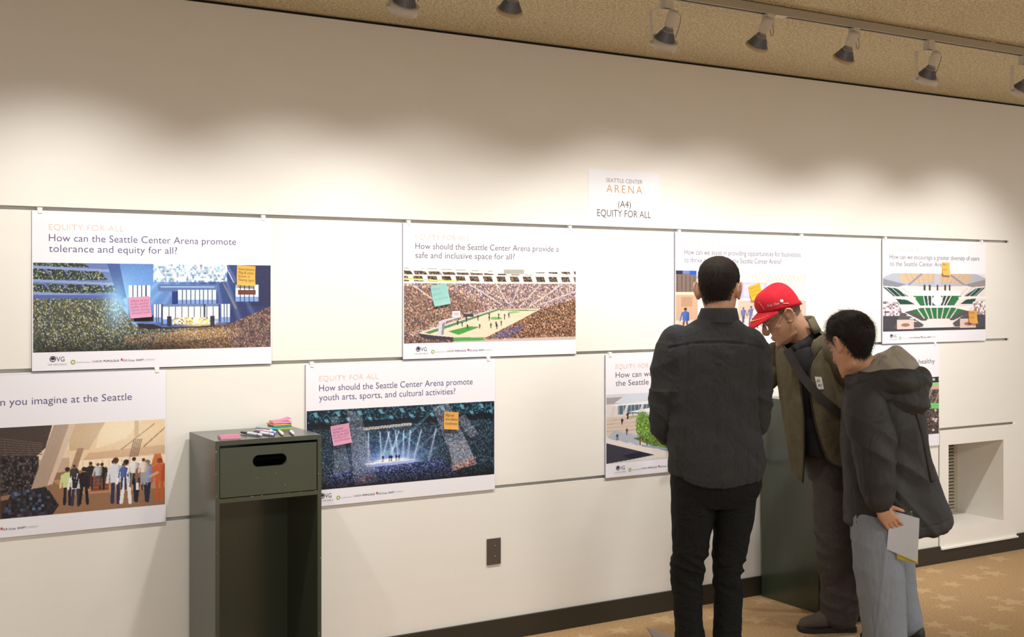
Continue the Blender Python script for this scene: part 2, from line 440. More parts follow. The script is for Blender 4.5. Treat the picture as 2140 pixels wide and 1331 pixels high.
AZ = 1.20
for x, tx, az, ringed, en, lab in (
    (-.55, -.75, AZ, True, .9, 'spotlight on the track left of the photographed stretch, farthest left'),
    (.85, .82, AZ, False, 1.15, 'bare finned spotlight on the track, left of the picture edge'),
    (1.74, 1.74, AZ, True, 1.1, 'ringed white spotlight cut by the top edge, leftmost seen on the ceiling track'),
    (2.20, 2.42, AZ, False, .82, 'bare finned spotlight cut by the top edge, beside the leftmost ringed one'),
    (2.86, 2.95, AZ-.15, True, .66, 'ringed white spotlight hanging from a flat yoke, nearest the joint plate on its left'),
    (3.39, 3.45, AZ+.05, False, 1.0, 'bare finned spotlight right below the white joint plate of the track'),
    (3.89, 4.08, AZ+.05, False, .95, 'bare finned spotlight between the other bare one and the rightmost whole ringed one'),
    (4.37, 4.55, AZ-.25, True, .7, 'ringed white spotlight above the men, farthest right of those wholly in view'),
    (5.05, 5.05, AZ, True, 1.1, 'white spotlight cut off by the right edge of the picture'),
    (5.85, 5.90, AZ, True, 1.1, 'spotlight on the track beyond the right edge of the picture')):
    spotlight(x, (tx, 0, az), ringed, lab, energy=en, drop=.142 if ringed else .118)
# ------------------------------------------------------------------ printed pictures (painted as arrays, carried by fine colour meshes)
class Cv:
    """a small painting surface; positions are fractions (0..1, y down)"""
    def __init__(s, w, h, col=(128, 128, 128), seed=1):
        s.w, s.h = w, h; s.a = np.ones((h, w, 3))*np.array(col, float)
        s.X, s.Y = np.meshgrid((np.arange(w)+.5)/w, (np.arange(h)+.5)/h)
        s.r = np.random.default_rng(seed); s.asp = w/h
    def put(s, m, col, al=1.0):
        m = np.clip(m, 0, 1)[..., None]*al; s.a = s.a*(1-m) + np.array(col, float)*m
    def poly(s, P):
        m = np.zeros((s.h, s.w), bool); n = len(P)
        for i in range(n):
            (x0, y0), (x1, y1) = P[i], P[(i+1) % n]
            if y0 == y1: continue
            c = ((s.Y >= min(y0, y1)) & (s.Y < max(y0, y1)))
            m ^= c & (s.X < x0 + (s.Y-y0)*(x1-x0)/(y1-y0))
        return m.astype(float)
    def fill(s, P, col, al=1.0): s.put(s.poly(P), col, al)
    def rect(s, x0, y0, x1, y1, col, al=1.0): s.put(((s.X >= x0) & (s.X < x1) & (s.Y >= y0) & (s.Y < y1)).astype(float), col, al)
    def ell(s, cx, cy, rx, ry, col, al=1.0, soft=0.0):
        d = np.sqrt(((s.X-cx)/rx)**2 + ((s.Y-cy)/ry)**2)
        s.put((1-d)/soft if soft else (d < 1).astype(float), col, al)
    def line(s, x0, y0, x1, y1, wd, col, al=1.0):
        ax, ay = (x1-x0)*s.asp, y1-y0; L = math.hypot(ax, ay) + 1e-9
        px, py = (s.X-x0)*s.asp, s.Y-y0
        t = np.clip((px*ax+py*ay)/L**2, 0, 1); d = np.hypot(px-t*ax, py-t*ay)
        s.put((d < wd/2).astype(float), col, al)
    def vgrad(s, m, c0, c1, y0, y1):
        t = np.clip((s.Y-y0)/(y1-y0), 0, 1)[..., None]; col = np.array(c0, float)*(1-t) + np.array(c1, float)*t
        m = m[..., None]; s.a = s.a*(1-m) + col*m
    def crowd(s, m, pal, cell=2, al=1.0, jit=.35):
        """speckle a region with people-sized dabs from a palette"""
        hh, ww = s.h//cell+1, s.w//cell+1
        p = np.array(pal, float)[s.r.integers(0, len(pal), (hh, ww))]*(1+s.r.uniform(-jit, jit, (hh, ww, 1)))
        p = np.repeat(np.repeat(p, cell, 0), cell, 1)[:s.h, :s.w]
        k = np.roll(p, 1, 0); p = .65*p + .35*k
        m = m[..., None]*al; s.a = s.a*(1-m) + np.clip(p, 0, 255)*m
    def glow(s, cx, cy, rx, ry, col, k=1.0):
        g = np.exp(-(((s.X-cx)/rx)**2 + ((s.Y-cy)/ry)**2))[..., None]*k
        s.a = 255 - (255-s.a)*(1-g*np.array(col, float)/255)
    def beam(s, x0, y0, x1, y1, w0, w1, col, k):
        ax, ay = (x1-x0)*s.asp, y1-y0; L = math.hypot(ax, ay); px, py = (s.X-x0)*s.asp, s.Y-y0
        t = (px*ax+py*ay)/L**2; d = np.abs(px*ay-py*ax)/L; ww = w0+(w1-w0)*np.clip(t, 0, 1)
        g = (np.clip(1-d/ww, 0, 1)*((t > 0) & (t < 1))*(1-.6*np.clip(t, 0, 1)))[..., None]*k
        s.a = 255 - (255-s.a)*(1-g*np.array(col, float)/255)
    def man(s, x, y, h, top, low, head=(150, 105, 80), arm=0):
        """standing figure, feet at (x, y), height h (fraction of the picture height)"""
        k = h/s.asp; q = (int(x*997) % 7-3)/3.0; L = s.line; dk = tuple(v*.72 for v in top)
        L(x-.05*k, y-.48*h, x-(.07+.05*q)*k, y-.02*h, .075*h, low); L(x+.05*k, y-.48*h, x+(.05+.05*q)*k, y, .075*h, low)
        s.fill([(x-.10*k, y-.45*h), (x-.135*k, y-.80*h), (x-.05*k, y-.85*h), (x+.05*k, y-.85*h), (x+.135*k, y-.80*h), (x+.10*k, y-.45*h)], top)
        s.fill([(x+.02*k, y-.45*h), (x+.05*k, y-.82*h), (x+.135*k, y-.80*h), (x+.10*k, y-.45*h)], dk, .5)
        L(x-.13*k, y-.78*h, x-(.17+.04*q)*k, y-.46*h, .05*h, top); L(x+.13*k, y-.78*h, x+(.17-.05*q)*k, y-.47*h, .05*h, dk)
        s.ell(x, y-.915*h, .055*k, .068*h, (176, 128, 102)); s.ell(x, y-.935*h, .060*k, .062*h, head)
        if arm: s.line(x+.15*k*arm, y-.78*h, x+.26*k*arm, y-.5*h, .06*h, head)
    def noise(s, amt): s.a = np.clip(s.a + s.r.normal(0, amt, (s.h, s.w, 1)), 0, 255)
    def linear(s):
        c = np.clip(s.a, 0, 255)/255
        return np.where(c <= .04045, c/12.92, ((c+.055)/1.055)**2.4)

def pic_concert():
    c = Cv(470, 172, (52, 66, 120), 3)
    c.glow(.42, .25, .25, .5, (90, 150, 235), .8); c.glow(.3, .5, .12, .3, (80, 160, 240), .8)
    c.rect(.88, 0, 1, .5, (44, 48, 78)); c.fill([(.86, 0), (1, 0), (1, .6), (.8, .75)], (54, 56, 92), .6)
    c.fill([(0, 0), (.28, 0), (.37, .5), (0, .5)], (104, 122, 176))
    dark = [(52, 62, 44), (62, 78, 44), (28, 36, 44), (150, 160, 130), (50, 60, 90)]
    for y0, y1, x1 in ((-.02, .045, .24), (.06, .19, .3), (.235, .335, .33)):
        for k in range(5):
            xa = k*.072 - .02; sl = .035
            if xa+.06 < x1: c.crowd(c.poly([(xa, y0), (xa+.062, y0+.01), (xa+.062+sl, y1), (xa+sl*.6, y1)]), dark, 2)
    for y in (.05, .2, .34): c.line(0, y, .33, y+.04, .03, (142, 158, 205))
    c.rect(.0, .36, .36, .41, (84, 104, 170)); c.fill([(.29, .0), (.34, .0), (.37, .4), (.33, .36)], (70, 90, 150))
    for k in range(9): c.beam(.62+.02*k, -.1, .2+.1*k, 1.0, .01, .07, (150, 190, 255), .35)
    c.crowd(c.poly([(.48, .0), (.80, .0), (.80, .205), (.48, .21)]), [(235, 246, 255), (205, 232, 255), (170, 205, 250), (250, 250, 255), (140, 180, 235)], 4)
    for k in range(6): c.line(.49+.06*k, 0, .53+.06*k, .21, .012, (245, 250, 255), .7)
    def screen(x0, y0, x1, y1, n, base=(226, 238, 255), bar=(60, 70, 110)):
        c.rect(x0, y0, x1, y1, base); c.rect(x0, y0+(y1-y0)*.72, x1, y1, (130, 160, 220))
        for k in range(1, n): c.rect(x0+(x1-x0)*k/n-.0022, y0, x0+(x1-x0)*k/n+.0022, y1, bar)
    screen(.378, .25, .468, .44, 5); screen(.838, .24, .942, .44, 5); c.rect(.85, .30, .93, .36, (110, 66, 50))
    c.rect(.50, .24, .755, .32, (96, 120, 170)); c.rect(.51, .26, .745, .275, (170, 200, 240))
    c.rect(.575, .32, .60, .48, (30, 44, 100)); screen(.585, .30, .752, .465, 9, (220, 236, 255))
    c.rect(.51, .465, .77, .50, (110, 130, 170)); c.rect(.56, .32, .58, .47, (40, 60, 120))
    screen(.52, .50, .765, .70, 9, (246, 249, 255), (96, 92, 84)); screen(.484, .47, .512, .68, 3); screen(.774, .47, .812, .69, 3)
    for x in (.518, .765, .70): c.rect(x-.004, .47, x+.004, .72, (60, 70, 90))
    c.rect(.40, .60, .48, .67, (36, 22, 26))
    c.crowd(c.poly([(.57, .63), (.74, .63), (.75, .71), (.56, .71)]), [(240, 230, 190), (210, 180, 90), (60, 60, 110), (250, 245, 220)], 3)
    c.glow(.68, .70, .07, .06, (255, 190, 60), .9)
    for x in (.548, .735): c.rect(x-.01, .61, x+.01, .73, (50, 52, 70))
    c.fill([(.34, .68), (.48, .70), (.52, .74), (.84, .72), (.84, .8), (.34, .8)], (46, 40, 50))
    c.line(.33, .50, .41, .72, .035, (150, 170, 205)); c.line(.35, .68, .40, .72, .05, (120, 140, 170))
    m = c.poly([(0, .40), (.33, .40), (.40, .72), (.46, .76), (.82, .74), (.82, 1), (0, 1)])
    c.vgrad(m, (88, 90, 60), (34, 36, 30), .4, 1.0)
    c.crowd(m, [(112, 116, 74), (84, 90, 64), (144, 142, 100), (64, 70, 84), (222, 222, 212), (70, 78, 50), (160, 150, 90), (60, 70, 116)], 2, .72)
    m = c.poly([(.55, .8), (.80, .72), (1, .50), (1, 1), (.42, 1)])
    c.crowd(m, [(164, 122, 90), (128, 94, 68), (92, 66, 54), (186, 142, 108), (76, 60, 60), (112, 84, 64)], 2, .78)
    m = c.poly([(.36, .82), (.85, .76), (.85, .86), (.36, .94)]); c.crowd(m, [(190, 150, 110), (120, 90, 70), (200, 190, 170), (86, 70, 60)], 2, .6)
    c.glow(.33, .45, .05, .25, (110, 190, 255), .8); c.glow(.68, .82, .12, .07, (255, 180, 80), .35)
    c.line(.785, .23, .84, .52, .025, (200, 190, 120), .35); c.line(0.15, .42, .26, .62, .012, (60, 60, 70), .7); c.line(.05, .45, .16, .7, .012, (60, 60, 60), .6)
    t = np.clip((c.Y-.8)/.2, 0, 1)[..., None]*np.clip((.85-c.X)/.3, 0, 1)[..., None]; c.a = c.a*(1-.45*t)
    c.noise(5); return c

def pic_court():
    c = Cv(400, 165, (206, 186, 176), 5)
    c.rect(0, 0, 1, .20, (238, 228, 222))
    seat = [(70, 52, 40), (110, 86, 66), (48, 38, 34), (150, 128, 110), (86, 74, 60)]
    for k in range(14):
        x = k*.078-.03
        c.crowd(c.poly([(x, .06-.05*abs(k-9)/9), (x+.055, .06-.05*abs(k-9)/9), (x+.062+(.02 if k < 6 else 0), .10), (x+.012, .10)]), seat, 2)
        c.crowd(c.poly([(x, .115), (x+.05, .115), (x+.06, .185), (x+.008, .185)]), seat, 2)
    c.line(0, .03, 1, .095, .03, (244, 236, 226)); c.line(0, .155, .45, .20, .02, (240, 240, 190)); c.rect(0, .19, 1, .215, (246, 240, 224)); c.line(0, .15, .3, .185, .015, (196, 214, 90))
    c.rect(.56, .02, .68, .08, (176, 170, 160))
    m = c.poly([(0, .21), (1, .21), (1, .95), (0, 1)]); c.a = c.a*(1-m[..., None]) + np.array((150, 120, 104))*m[..., None]
    pal = [(220, 186, 170), (176, 140, 124), (130, 104, 106), (236, 212, 198), (106, 90, 136), (160, 124, 104), (200, 166, 144), (84, 70, 90)]
    c.crowd(m, pal, 2, .9)
    m = c.poly([(0, .25), (.28, .3), (.45, .52), (.1, .82), (0, .86)]); c.crowd(m, [(140, 90, 66), (96, 66, 52), (60, 50, 84), (180, 130, 100), (54, 70, 44), (200, 160, 130)], 2, .7)
    for x0, y0, x1, y1 in ((.52, .22, .58, .47), (.655, .22, .61, .47), (.58, .47, .61, .51), (.91, .22, .72, .52), (.78, .22, .66, .52), (.36, .22, .55, .5), (.06, .25, .2, .5), (.995, .32, .78, .50)):
        c.line(x0, y0, x1, y1, .018, (214, 204, 206), .8)
    c.fill([(.08, .86), (.50, .56), (.78, .56), (.46, .96), (.22, .99)], (238, 214, 186))
    c.fill([(.11, .86), (.52, .56), (.55, .56), (.14, .88)], (86, 136, 96)); c.fill([(.52, .565), (.76, .575), (.75, .59), (.54, .58)], (100, 150, 100))
    c.fill([(.24, .85), (.36, .785), (.42, .80), (.30, .90)], (74, 156, 70)); c.ell(.515, .685, .035, .02, (120, 176, 96)); c.fill([(.58, .60), (.63, .585), (.66, .605), (.60, .625)], (150, 190, 120))
    c.fill([(.22, .93), (.45, .94), (.43, .98), (.23, .985)], (84, 160, 84))
    for x, y in ((.295, .77), (.32, .79), (.345, .73), (.35, .83), (.41, .71), (.42, .83), (.475, .72), (.485, .82), (.515, .80), (.52, .83), (.545, .79), (.53, .69), (.565, .70), (.59, .68), (.475, .68)):
        c.man(x, y, .075, (52, 50, 70), (40, 36, 44))
    m = c.poly([(.44, .96), (.78, .57), (1, .42), (1, .96)])
    c.crowd(m, [(170, 124, 92), (120, 84, 62), (84, 58, 46), (200, 156, 124), (58, 44, 44), (140, 100, 74)], 2, .95)
    c.crowd(c.poly([(.48, .94), (.60, .80), (.70, .78), (.60, .95)]), [(60, 76, 170), (170, 130, 100), (90, 90, 150), (120, 90, 80)], 2, .8)
    c.fill([(.185, .90), (.19, .72), (.22, .69), (.29, .655), (.30, .67), (.225, .72), (.21, .90)], (206, 204, 212)); c.fill([(.205, .90), (.208, .75), (.225, .72), (.215, .90)], (140, 136, 150))
    c.rect(.265, .58, .31, .66, (244, 236, 236)); c.rect(.272, .60, .303, .645, (214, 190, 186)); c.rect(.325, .62, .385, .66, (70, 66, 70))
    c.fill([(.08, .87), (.16, .90), (.27, .93), (.27, .99), (.16, .98), (.09, .92)], (66, 60, 72))
    c.crowd(c.poly([(0, .86), (.12, .95), (.28, .97), (.26, 1), (0, 1)]), [(120, 84, 74), (70, 60, 70), (170, 140, 120)], 2)
    c.noise(5); return c

def pic_concourse():
    c = Cv(300, 150, (240, 222, 212), 7)
    c.rect(0, 0, .15, .33, (128, 108, 96)); c.rect(.0, .0, .05, .06, (36, 44, 60)); c.rect(.05, 0, .10, .05, (110, 130, 200)); c.rect(.10, 0, .15, .07, (40, 90, 190))
    for k in range(5): c.rect(.01+.03*k, .08, .016+.03*k, .33, (92, 80, 74))
    c.rect(0, .33, .15, .37, (250, 224, 190)); c.rect(0, .37, .16, .75, (206, 170, 140)); c.rect(.04, .40, .12, .55, (188, 148, 118)); c.rect(0, .75, .5, 1, (226, 200, 178))
    c.man(.07, .92, .36, (70, 110, 190), (110, 70, 50), (70, 44, 34)); c.rect(.16, 0, .2, .8, (252, 244, 232))
    c.rect(.48, .18, .68, .42, (188, 180, 212)); c.rect(.5, .2, .66, .4, (206, 198, 228)); c.line(.46, .12, 1, .20, .03, (252, 240, 232))
    for k in range(16): c.line(.56+.03*k, .06, .60+.03*k, .22, .012, (224, 192, 160))
    c.rect(.46, .45, 1, .74, (222, 186, 168)); c.rect(.46, .43, 1, .46, (250, 236, 226)); c.rect(.46, .74, 1, 1, (232, 210, 204))
    for x, y, h in ((.56, .84, .3), (.6, .88, .34), (.66, .8, .26), (.71, .95, .4), (.5, .8, .24), (.8, .86, .3), (.88, .9, .34), (.94, .82, .26)):
        c.man(x, y, h, [(236, 226, 236), (110, 120, 170), (190, 150, 160)][int(x*50) % 3], (90, 84, 120), (120, 84, 74))
    c.noise(3); return c

def pic_bowl():
    c = Cv(260, 130, (232, 222, 220), 9)
    c.fill([(0, .08), (.1, 0), (.9, 0), (1, .08), (1, .2), (.5, .24), (0, .2)], (178, 180, 196))
    c.fill([(.17, .0), (.83, .0), (.88, .1), (.76, .2), (.5, .13), (.24, .2), (.15, .1)], (206, 178, 148))
    for k in range(12): c.line(.2+.055*k, 0, .26+.042*k, .18, .012, (180, 150, 120), .6)
    c.line(.36, .02, .24, .2, .03, (130, 140, 170)); c.line(.64, .02, .78, .2, .03, (130, 140, 170)); c.rect(.49, 0, .54, .22, (186, 190, 204))
    c.fill([(0, .1), (.22, .2), (.14, .24), (0, .22)], (136, 138, 150)); c.fill([(1, .1), (.78, .2), (.86, .24), (1, .22)], (150, 140, 140))
    for x in (.39, .44, .515, .59, .635): c.rect(x-.009, .2, x+.009, .3, (70, 62, 44))
    c.rect(.3, .3, .74, .4, (248, 240, 238))
    G, GD = (40, 118, 62), (34, 72, 58)
    c.fill([(.28, .39), (.75, .39), (.66, .56), (.36, .56)], GD); c.fill([(.28, .39), (.36, .39), (.42, .56), (.35, .56)], G); c.fill([(.67, .39), (.75, .39), (.68, .56), (.62, .56)], G)
    c.ell(.515, .47, .05, .09, (246, 244, 236))
    for x in (.38, .42, .46, .57, .61, .65): c.line(x, .4, .5+(x-.515)*.75, .56, .02, (226, 220, 220))
    c.fill([(0, .24), (.12, .26), (.24, .40), (.1, .40)], GD); c.fill([(1, .24), (.9, .26), (.78, .40), (.9, .40)], GD)
    c.fill([(.12, .44), (.22, .46), (.3, .54), (.16, .54)], GD); c.fill([(.9, .44), (.8, .46), (.74, .54), (.88, .54)], GD)
    for k in range(4): c.line(.03+.05*k, .25, .12+.05*k, .4, .012, (190, 190, 200)); c.line(.97-.05*k, .25, .88-.05*k, .4, .012, (190, 190, 200))
    for (a, b) in (((0, .42), (.3, .43)), ((1, .42), (.73, .43)), ((0, .57), (.3, .6)), ((1, .57), (.75, .6))): c.line(*a, *b, .03, (248, 240, 236))
    c.crowd(c.poly([(0, .48), (.14, .5), (.2, .74), (0, .74)]), [(236, 214, 216), (210, 180, 190), (120, 100, 120), (246, 230, 226)], 4)
    c.crowd(c.poly([(1, .48), (.87, .5), (.84, .74), (1, .74)]), [(236, 214, 216), (210, 180, 190), (150, 120, 120), (246, 230, 226)], 4)
    c.fill([(.19, .66), (.36, .60), (.68, .60), (.87, .66), (.68, .82), (.36, .82)], (86, 80, 84))
    c.fill([(.26, .66), (.40, .61), (.66, .61), (.78, .66), (.63, .78), (.41, .78)], G)
    for x in (.32, .39, .45, .515, .575, .64, .71): c.line(x, .61, .515+(x-.515)*.66, .78, .022, (214, 206, 204))
    c.line(.18, .66, .35, .585, .035, (252, 244, 236)); c.line(.35, .585, .68, .585, .035, (252, 244, 236)); c.line(.68, .585, .86, .66, .035, (252, 244, 236))
    c.rect(0, .73, .2, 1, (70, 66, 72)); c.rect(.84, .73, 1, 1, (76, 72, 78)); c.fill([(.16, .7), (.2, .68), (.42, .93), (.1, .95)], (92, 84, 86)); c.fill([(.86, .7), (.82, .68), (.62, .93), (.92, .95)], (92, 84, 86))
    c.fill([(.42, .79), (.63, .79), (.68, .92), (.63, .95), (.41, .95), (.37, .92)], (246, 226, 222)); c.rect(0, .95, 1, 1, (66, 62, 68))
    for x0 in (.13, .74): c.rect(x0, .8, x0+.16, .96, (226, 196, 188)); c.ell(x0+.08, .89, .04, .03, (150, 116, 100))
    for k in range(3): c.rect(.22+.03*k, .72+.05*k, .26+.03*k, .74+.05*k, (220, 214, 216))
    c.noise(3); return c

def pic_foyer():
    c = Cv(440, 172, (232, 206, 176), 11); c.X = (c.X-.347)/.653; c.asp *= .653
    c.fill([(.4, 0), (1, 0), (1, .38), (.4, .36)], (236, 204, 162)); c.fill([(.60, .0), (.85, .0), (.75, .2), (.56, .3)], (246, 222, 184)); c.fill([(.40, .0), (.62, .0), (.52, .3), (.40, .3)], (206, 176, 142))
    c.line(.7, .35, .93, .05, .012, (150, 120, 90)); c.line(.80, .4, 1, .1, .015, (150, 120, 90))
    c.fill([(.52, .34), (1, .30), (1, .40), (.48, .42)], (214, 176, 140))
    for k in range(5): c.line(.80+.012*k, .22, .76+.012*k, .52, .015, (122, 92, 76), .8)
    c.rect(.80, .0, .83, .2, (170, 130, 100), .5)
    c.rect(.46, .42, 1, .6, (250, 228, 198)); c.rect(.68, .47, .86, .58, (252, 244, 232)); c.rect(.76, .42, .78, .62, (226, 200, 176))
    c.rect(0, .38, .4, .60, (196, 170, 146))
    for k in range(8): c.rect(.44+.04*k, .43, .445+.04*k, .56, (210, 180, 150))
    c.fill([(-.6, .55), (1, .52), (1, 1), (-.6, 1)], (150, 112, 84)); c.rect(-.6, 0, 0, .55, (66, 56, 54)); c.rect(-.6, .55, 0, 1, (84, 64, 54)); c.fill([(.3, .62), (1, .56), (1, .8), (.42, .8)], (186, 140, 104))
    c.fill([(.0, .0), (.30, .0), (.26, .25), (.18, .38), (0, .42)], (70, 58, 54)); c.crowd(c.poly([(0, .3), (.22, .34), (.22, .7), (0, .75)]), [(40, 36, 40), (60, 52, 54), (26, 24, 28), (84, 74, 74)], 3)
    for k in range(7): c.line(.0, .12+.03*k, .24, .2+.02*k, .008, (100, 88, 80))
    c.fill([(.31, .0), (.44, .0), (.30, .66), (.17, .72)], (176, 152, 134)); c.fill([(.40, .0), (.44, .0), (.30, .66), (.27, .67)], (216, 192, 170))
    c.fill([(.45, .28), (.49, .28), (.44, .55), (.40, .55)], (164, 132, 106)); c.fill([(.93, .4), (.97, .4), (1, .58), (.9, .58)], (206, 120, 70))
    c.rect(.53, .60, .64, .78, (150, 84, 54)); 
    for k in range(4): c.rect(.53, .63+.04*k, .64, .64+.04*k, (110, 60, 40))
    c.fill([(0, .8), (.28, .72), (.34, .9), (.3, 1), (0, 1)], (60, 46, 44))
    c.crowd(c.poly([(.06, .72), (.26, .68), (.33, .9), (.3, 1), (.0, 1)]), [(34, 30, 36), (52, 48, 58), (70, 84, 112), (40, 36, 40), (28, 26, 30), (44, 40, 44)], 5)
    cols = [(240, 236, 232), (60, 70, 110), (40, 36, 40), (200, 210, 226), (150, 60, 50)]
    for k in range(30): c.man(.62+.38*c.r.random(), .62+.05*c.r.random(), .12, cols[k % 5], (60, 56, 66), (90, 64, 52))
    P = [(.39, .90, .42, (206, 216, 150), (34, 32, 40), (60, 40, 34)), (.44, .92, .42, (236, 236, 240), (50, 54, 78), (44, 32, 30)), (.49, .91, .42, (34, 30, 34), (28, 26, 30), (50, 36, 30)),
         (.43, .72, .26, (60, 56, 60), (40, 40, 46), (70, 50, 40)), (.53, .74, .3, (48, 40, 40), (40, 38, 44), (70, 50, 40)), (.60, .76, .3, (44, 40, 36), (38, 34, 34), (60, 44, 36)), (.575, .72, .26, (196, 200, 210), (90, 80, 80), (110, 80, 64)),
         (.67, .74, .3, (238, 236, 236), (180, 180, 190), (60, 44, 38)), (.685, .93, .52, (220, 222, 230), (44, 50, 84), (70, 44, 34)), (.75, .94, .5, (246, 242, 238), (236, 232, 228), (36, 28, 28)), (.815, .93, .44, (30, 28, 32), (36, 38, 50), (30, 26, 26)),
         (.735, .78, .3, (80, 100, 170), (50, 60, 100), (100, 70, 56)), (.80, .76, .34, (236, 230, 226), (120, 110, 110), (44, 34, 30)), (.84, .8, .3, (150, 100, 70), (80, 60, 60), (60, 44, 38)),
         (.885, .94, .48, (150, 164, 206), (40, 44, 66), (130, 110, 100)), (.965, .95, .5, (206, 100, 56), (200, 96, 54), (150, 60, 46)), (.86, .74, .3, (240, 220, 210), (170, 160, 160), (60, 44, 40))]
    for q in P: c.man(*q)
    c.rect(.812, .72, .828, .80, (236, 232, 232)); c.line(.9, .66, .95, .62, .03, (206, 170, 150))
    c.glow(.75, .15, .3, .2, (255, 230, 190), .35); c.noise(4); return c

def pic_lightshow():
    c = Cv(430, 170, (18, 24, 40), 13)
    al = [(24, 34, 52), (50, 76, 92), (14, 18, 30), (110, 150, 160), (36, 52, 74), (70, 100, 104)]
    full = np.ones((c.h, c.w)); c.crowd(full, al, 2, .62)
    c.rect(0, 0, 1, .2, (22, 34, 48), .75); c.crowd(c.poly([(0, 0), (1, 0), (1, .16), (0, .18)]), [(30, 60, 76), (60, 130, 150), (14, 22, 34), (20, 30, 44)], 3, .7)
    for k in range(18): c.fill([(.03+.055*k, .03+.09*(k % 2)), (.05+.055*k, .03+.09*(k % 2)), (.06+.055*k, .09+.09*(k % 2)), (.045+.055*k, .09+.09*(k % 2))], (110, 176, 196), .8)
    c.rect(0, .16, 1, .24, (14, 18, 26), .7)
    c.line(.29, .27, .53, .245, .035, (190, 186, 176)); 
    for k in range(16): c.line(.29+.015*k, .275, .30+.015*k, .245, .008, (60, 56, 56))
    c.glow(.43, .7, .16, .12, (120, 150, 255), 1.0); c.glow(.43, .55, .2, .25, (50, 80, 150), .6)
    for x0, x1 in ((.30, .31), (.36, .38), (.41, .375), (.44, .47), (.485, .49), (.52, .515), (.58, .545), (.66, .63), (.4, .45), (.46, .41)):
        c.beam(x0+.01, .32, x1, .74, .012, .035, (190, 214, 255), .95)
    c.beam(.70, .0, .35, .7, .012, .05, (120, 200, 230), .5); c.beam(.42, .25, .62, .62, .01, .03, (90, 180, 220), .6); c.beam(.56, .3, .40, .62, .01, .03, (90, 180, 220), .6)
    c.beam(.8, .1, .53, .66, .012, .03, (200, 210, 240), .5); c.beam(.9, .3, .6, .66, .01, .03, (90, 170, 210), .5)
    c.ell(.44, .73, .17, .07, (214, 226, 255), .9, .8); c.ell(.43, .70, .11, .04, (250, 252, 255), 1, .6); c.line(.30, .72, .55, .72, .03, (240, 246, 255)); c.fill([(.30, .73), (.58, .71), (.50, .80), (.36, .82)], (150, 170, 235), .7)
    for x in (.385, .42, .43, .455, .47): c.man(x, .71, .09, (40, 44, 80), (30, 30, 50), (70, 60, 80))
    c.crowd(c.poly([(.1, .78), (.7, .74), (.8, .98), (.1, .98)]), [(30, 40, 92), (70, 90, 170), (16, 18, 34), (130, 150, 210), (24, 26, 44)], 2, .75)
    sp = [(206, 206, 226), (150, 150, 176), (236, 236, 246), (110, 110, 130)]
    c.crowd(c.poly([(.20, .02), (.27, .06), (.36, .96), (.24, .98)]), sp, 2, .38); c.crowd(c.poly([(.12, .1), (.16, .08), (.22, .78), (.14, .86)]), sp, 2, .3)
    c.crowd(c.poly([(.65, .04), (.74, .0), (.90, .84), (.78, .90)]), sp, 2, .42); c.crowd(c.poly([(.74, .52), (.84, .5), (.90, .84), (.76, .9)]), sp, 2, .4); c.crowd(c.poly([(.78, .2), (.83, .16), (.91, .44), (.86, .48)]), sp, 2, .4)
    c.crowd(c.poly([(.75, .84), (.9, .74), (.88, .84), (.76, .91)]), [(230, 150, 120), (160, 90, 80), (90, 50, 60), (220, 200, 200)], 3, .7); c.crowd(c.poly([(.25, .9), (.32, .86), (.34, .92), (.26, .97)]), [(230, 200, 220), (150, 90, 130), (90, 60, 80)], 3, .6)
    t = np.clip((c.Y-.8)/.2, 0, 1)[..., None]; c.a = c.a*(1-.55*t)
    c.noise(4); return c

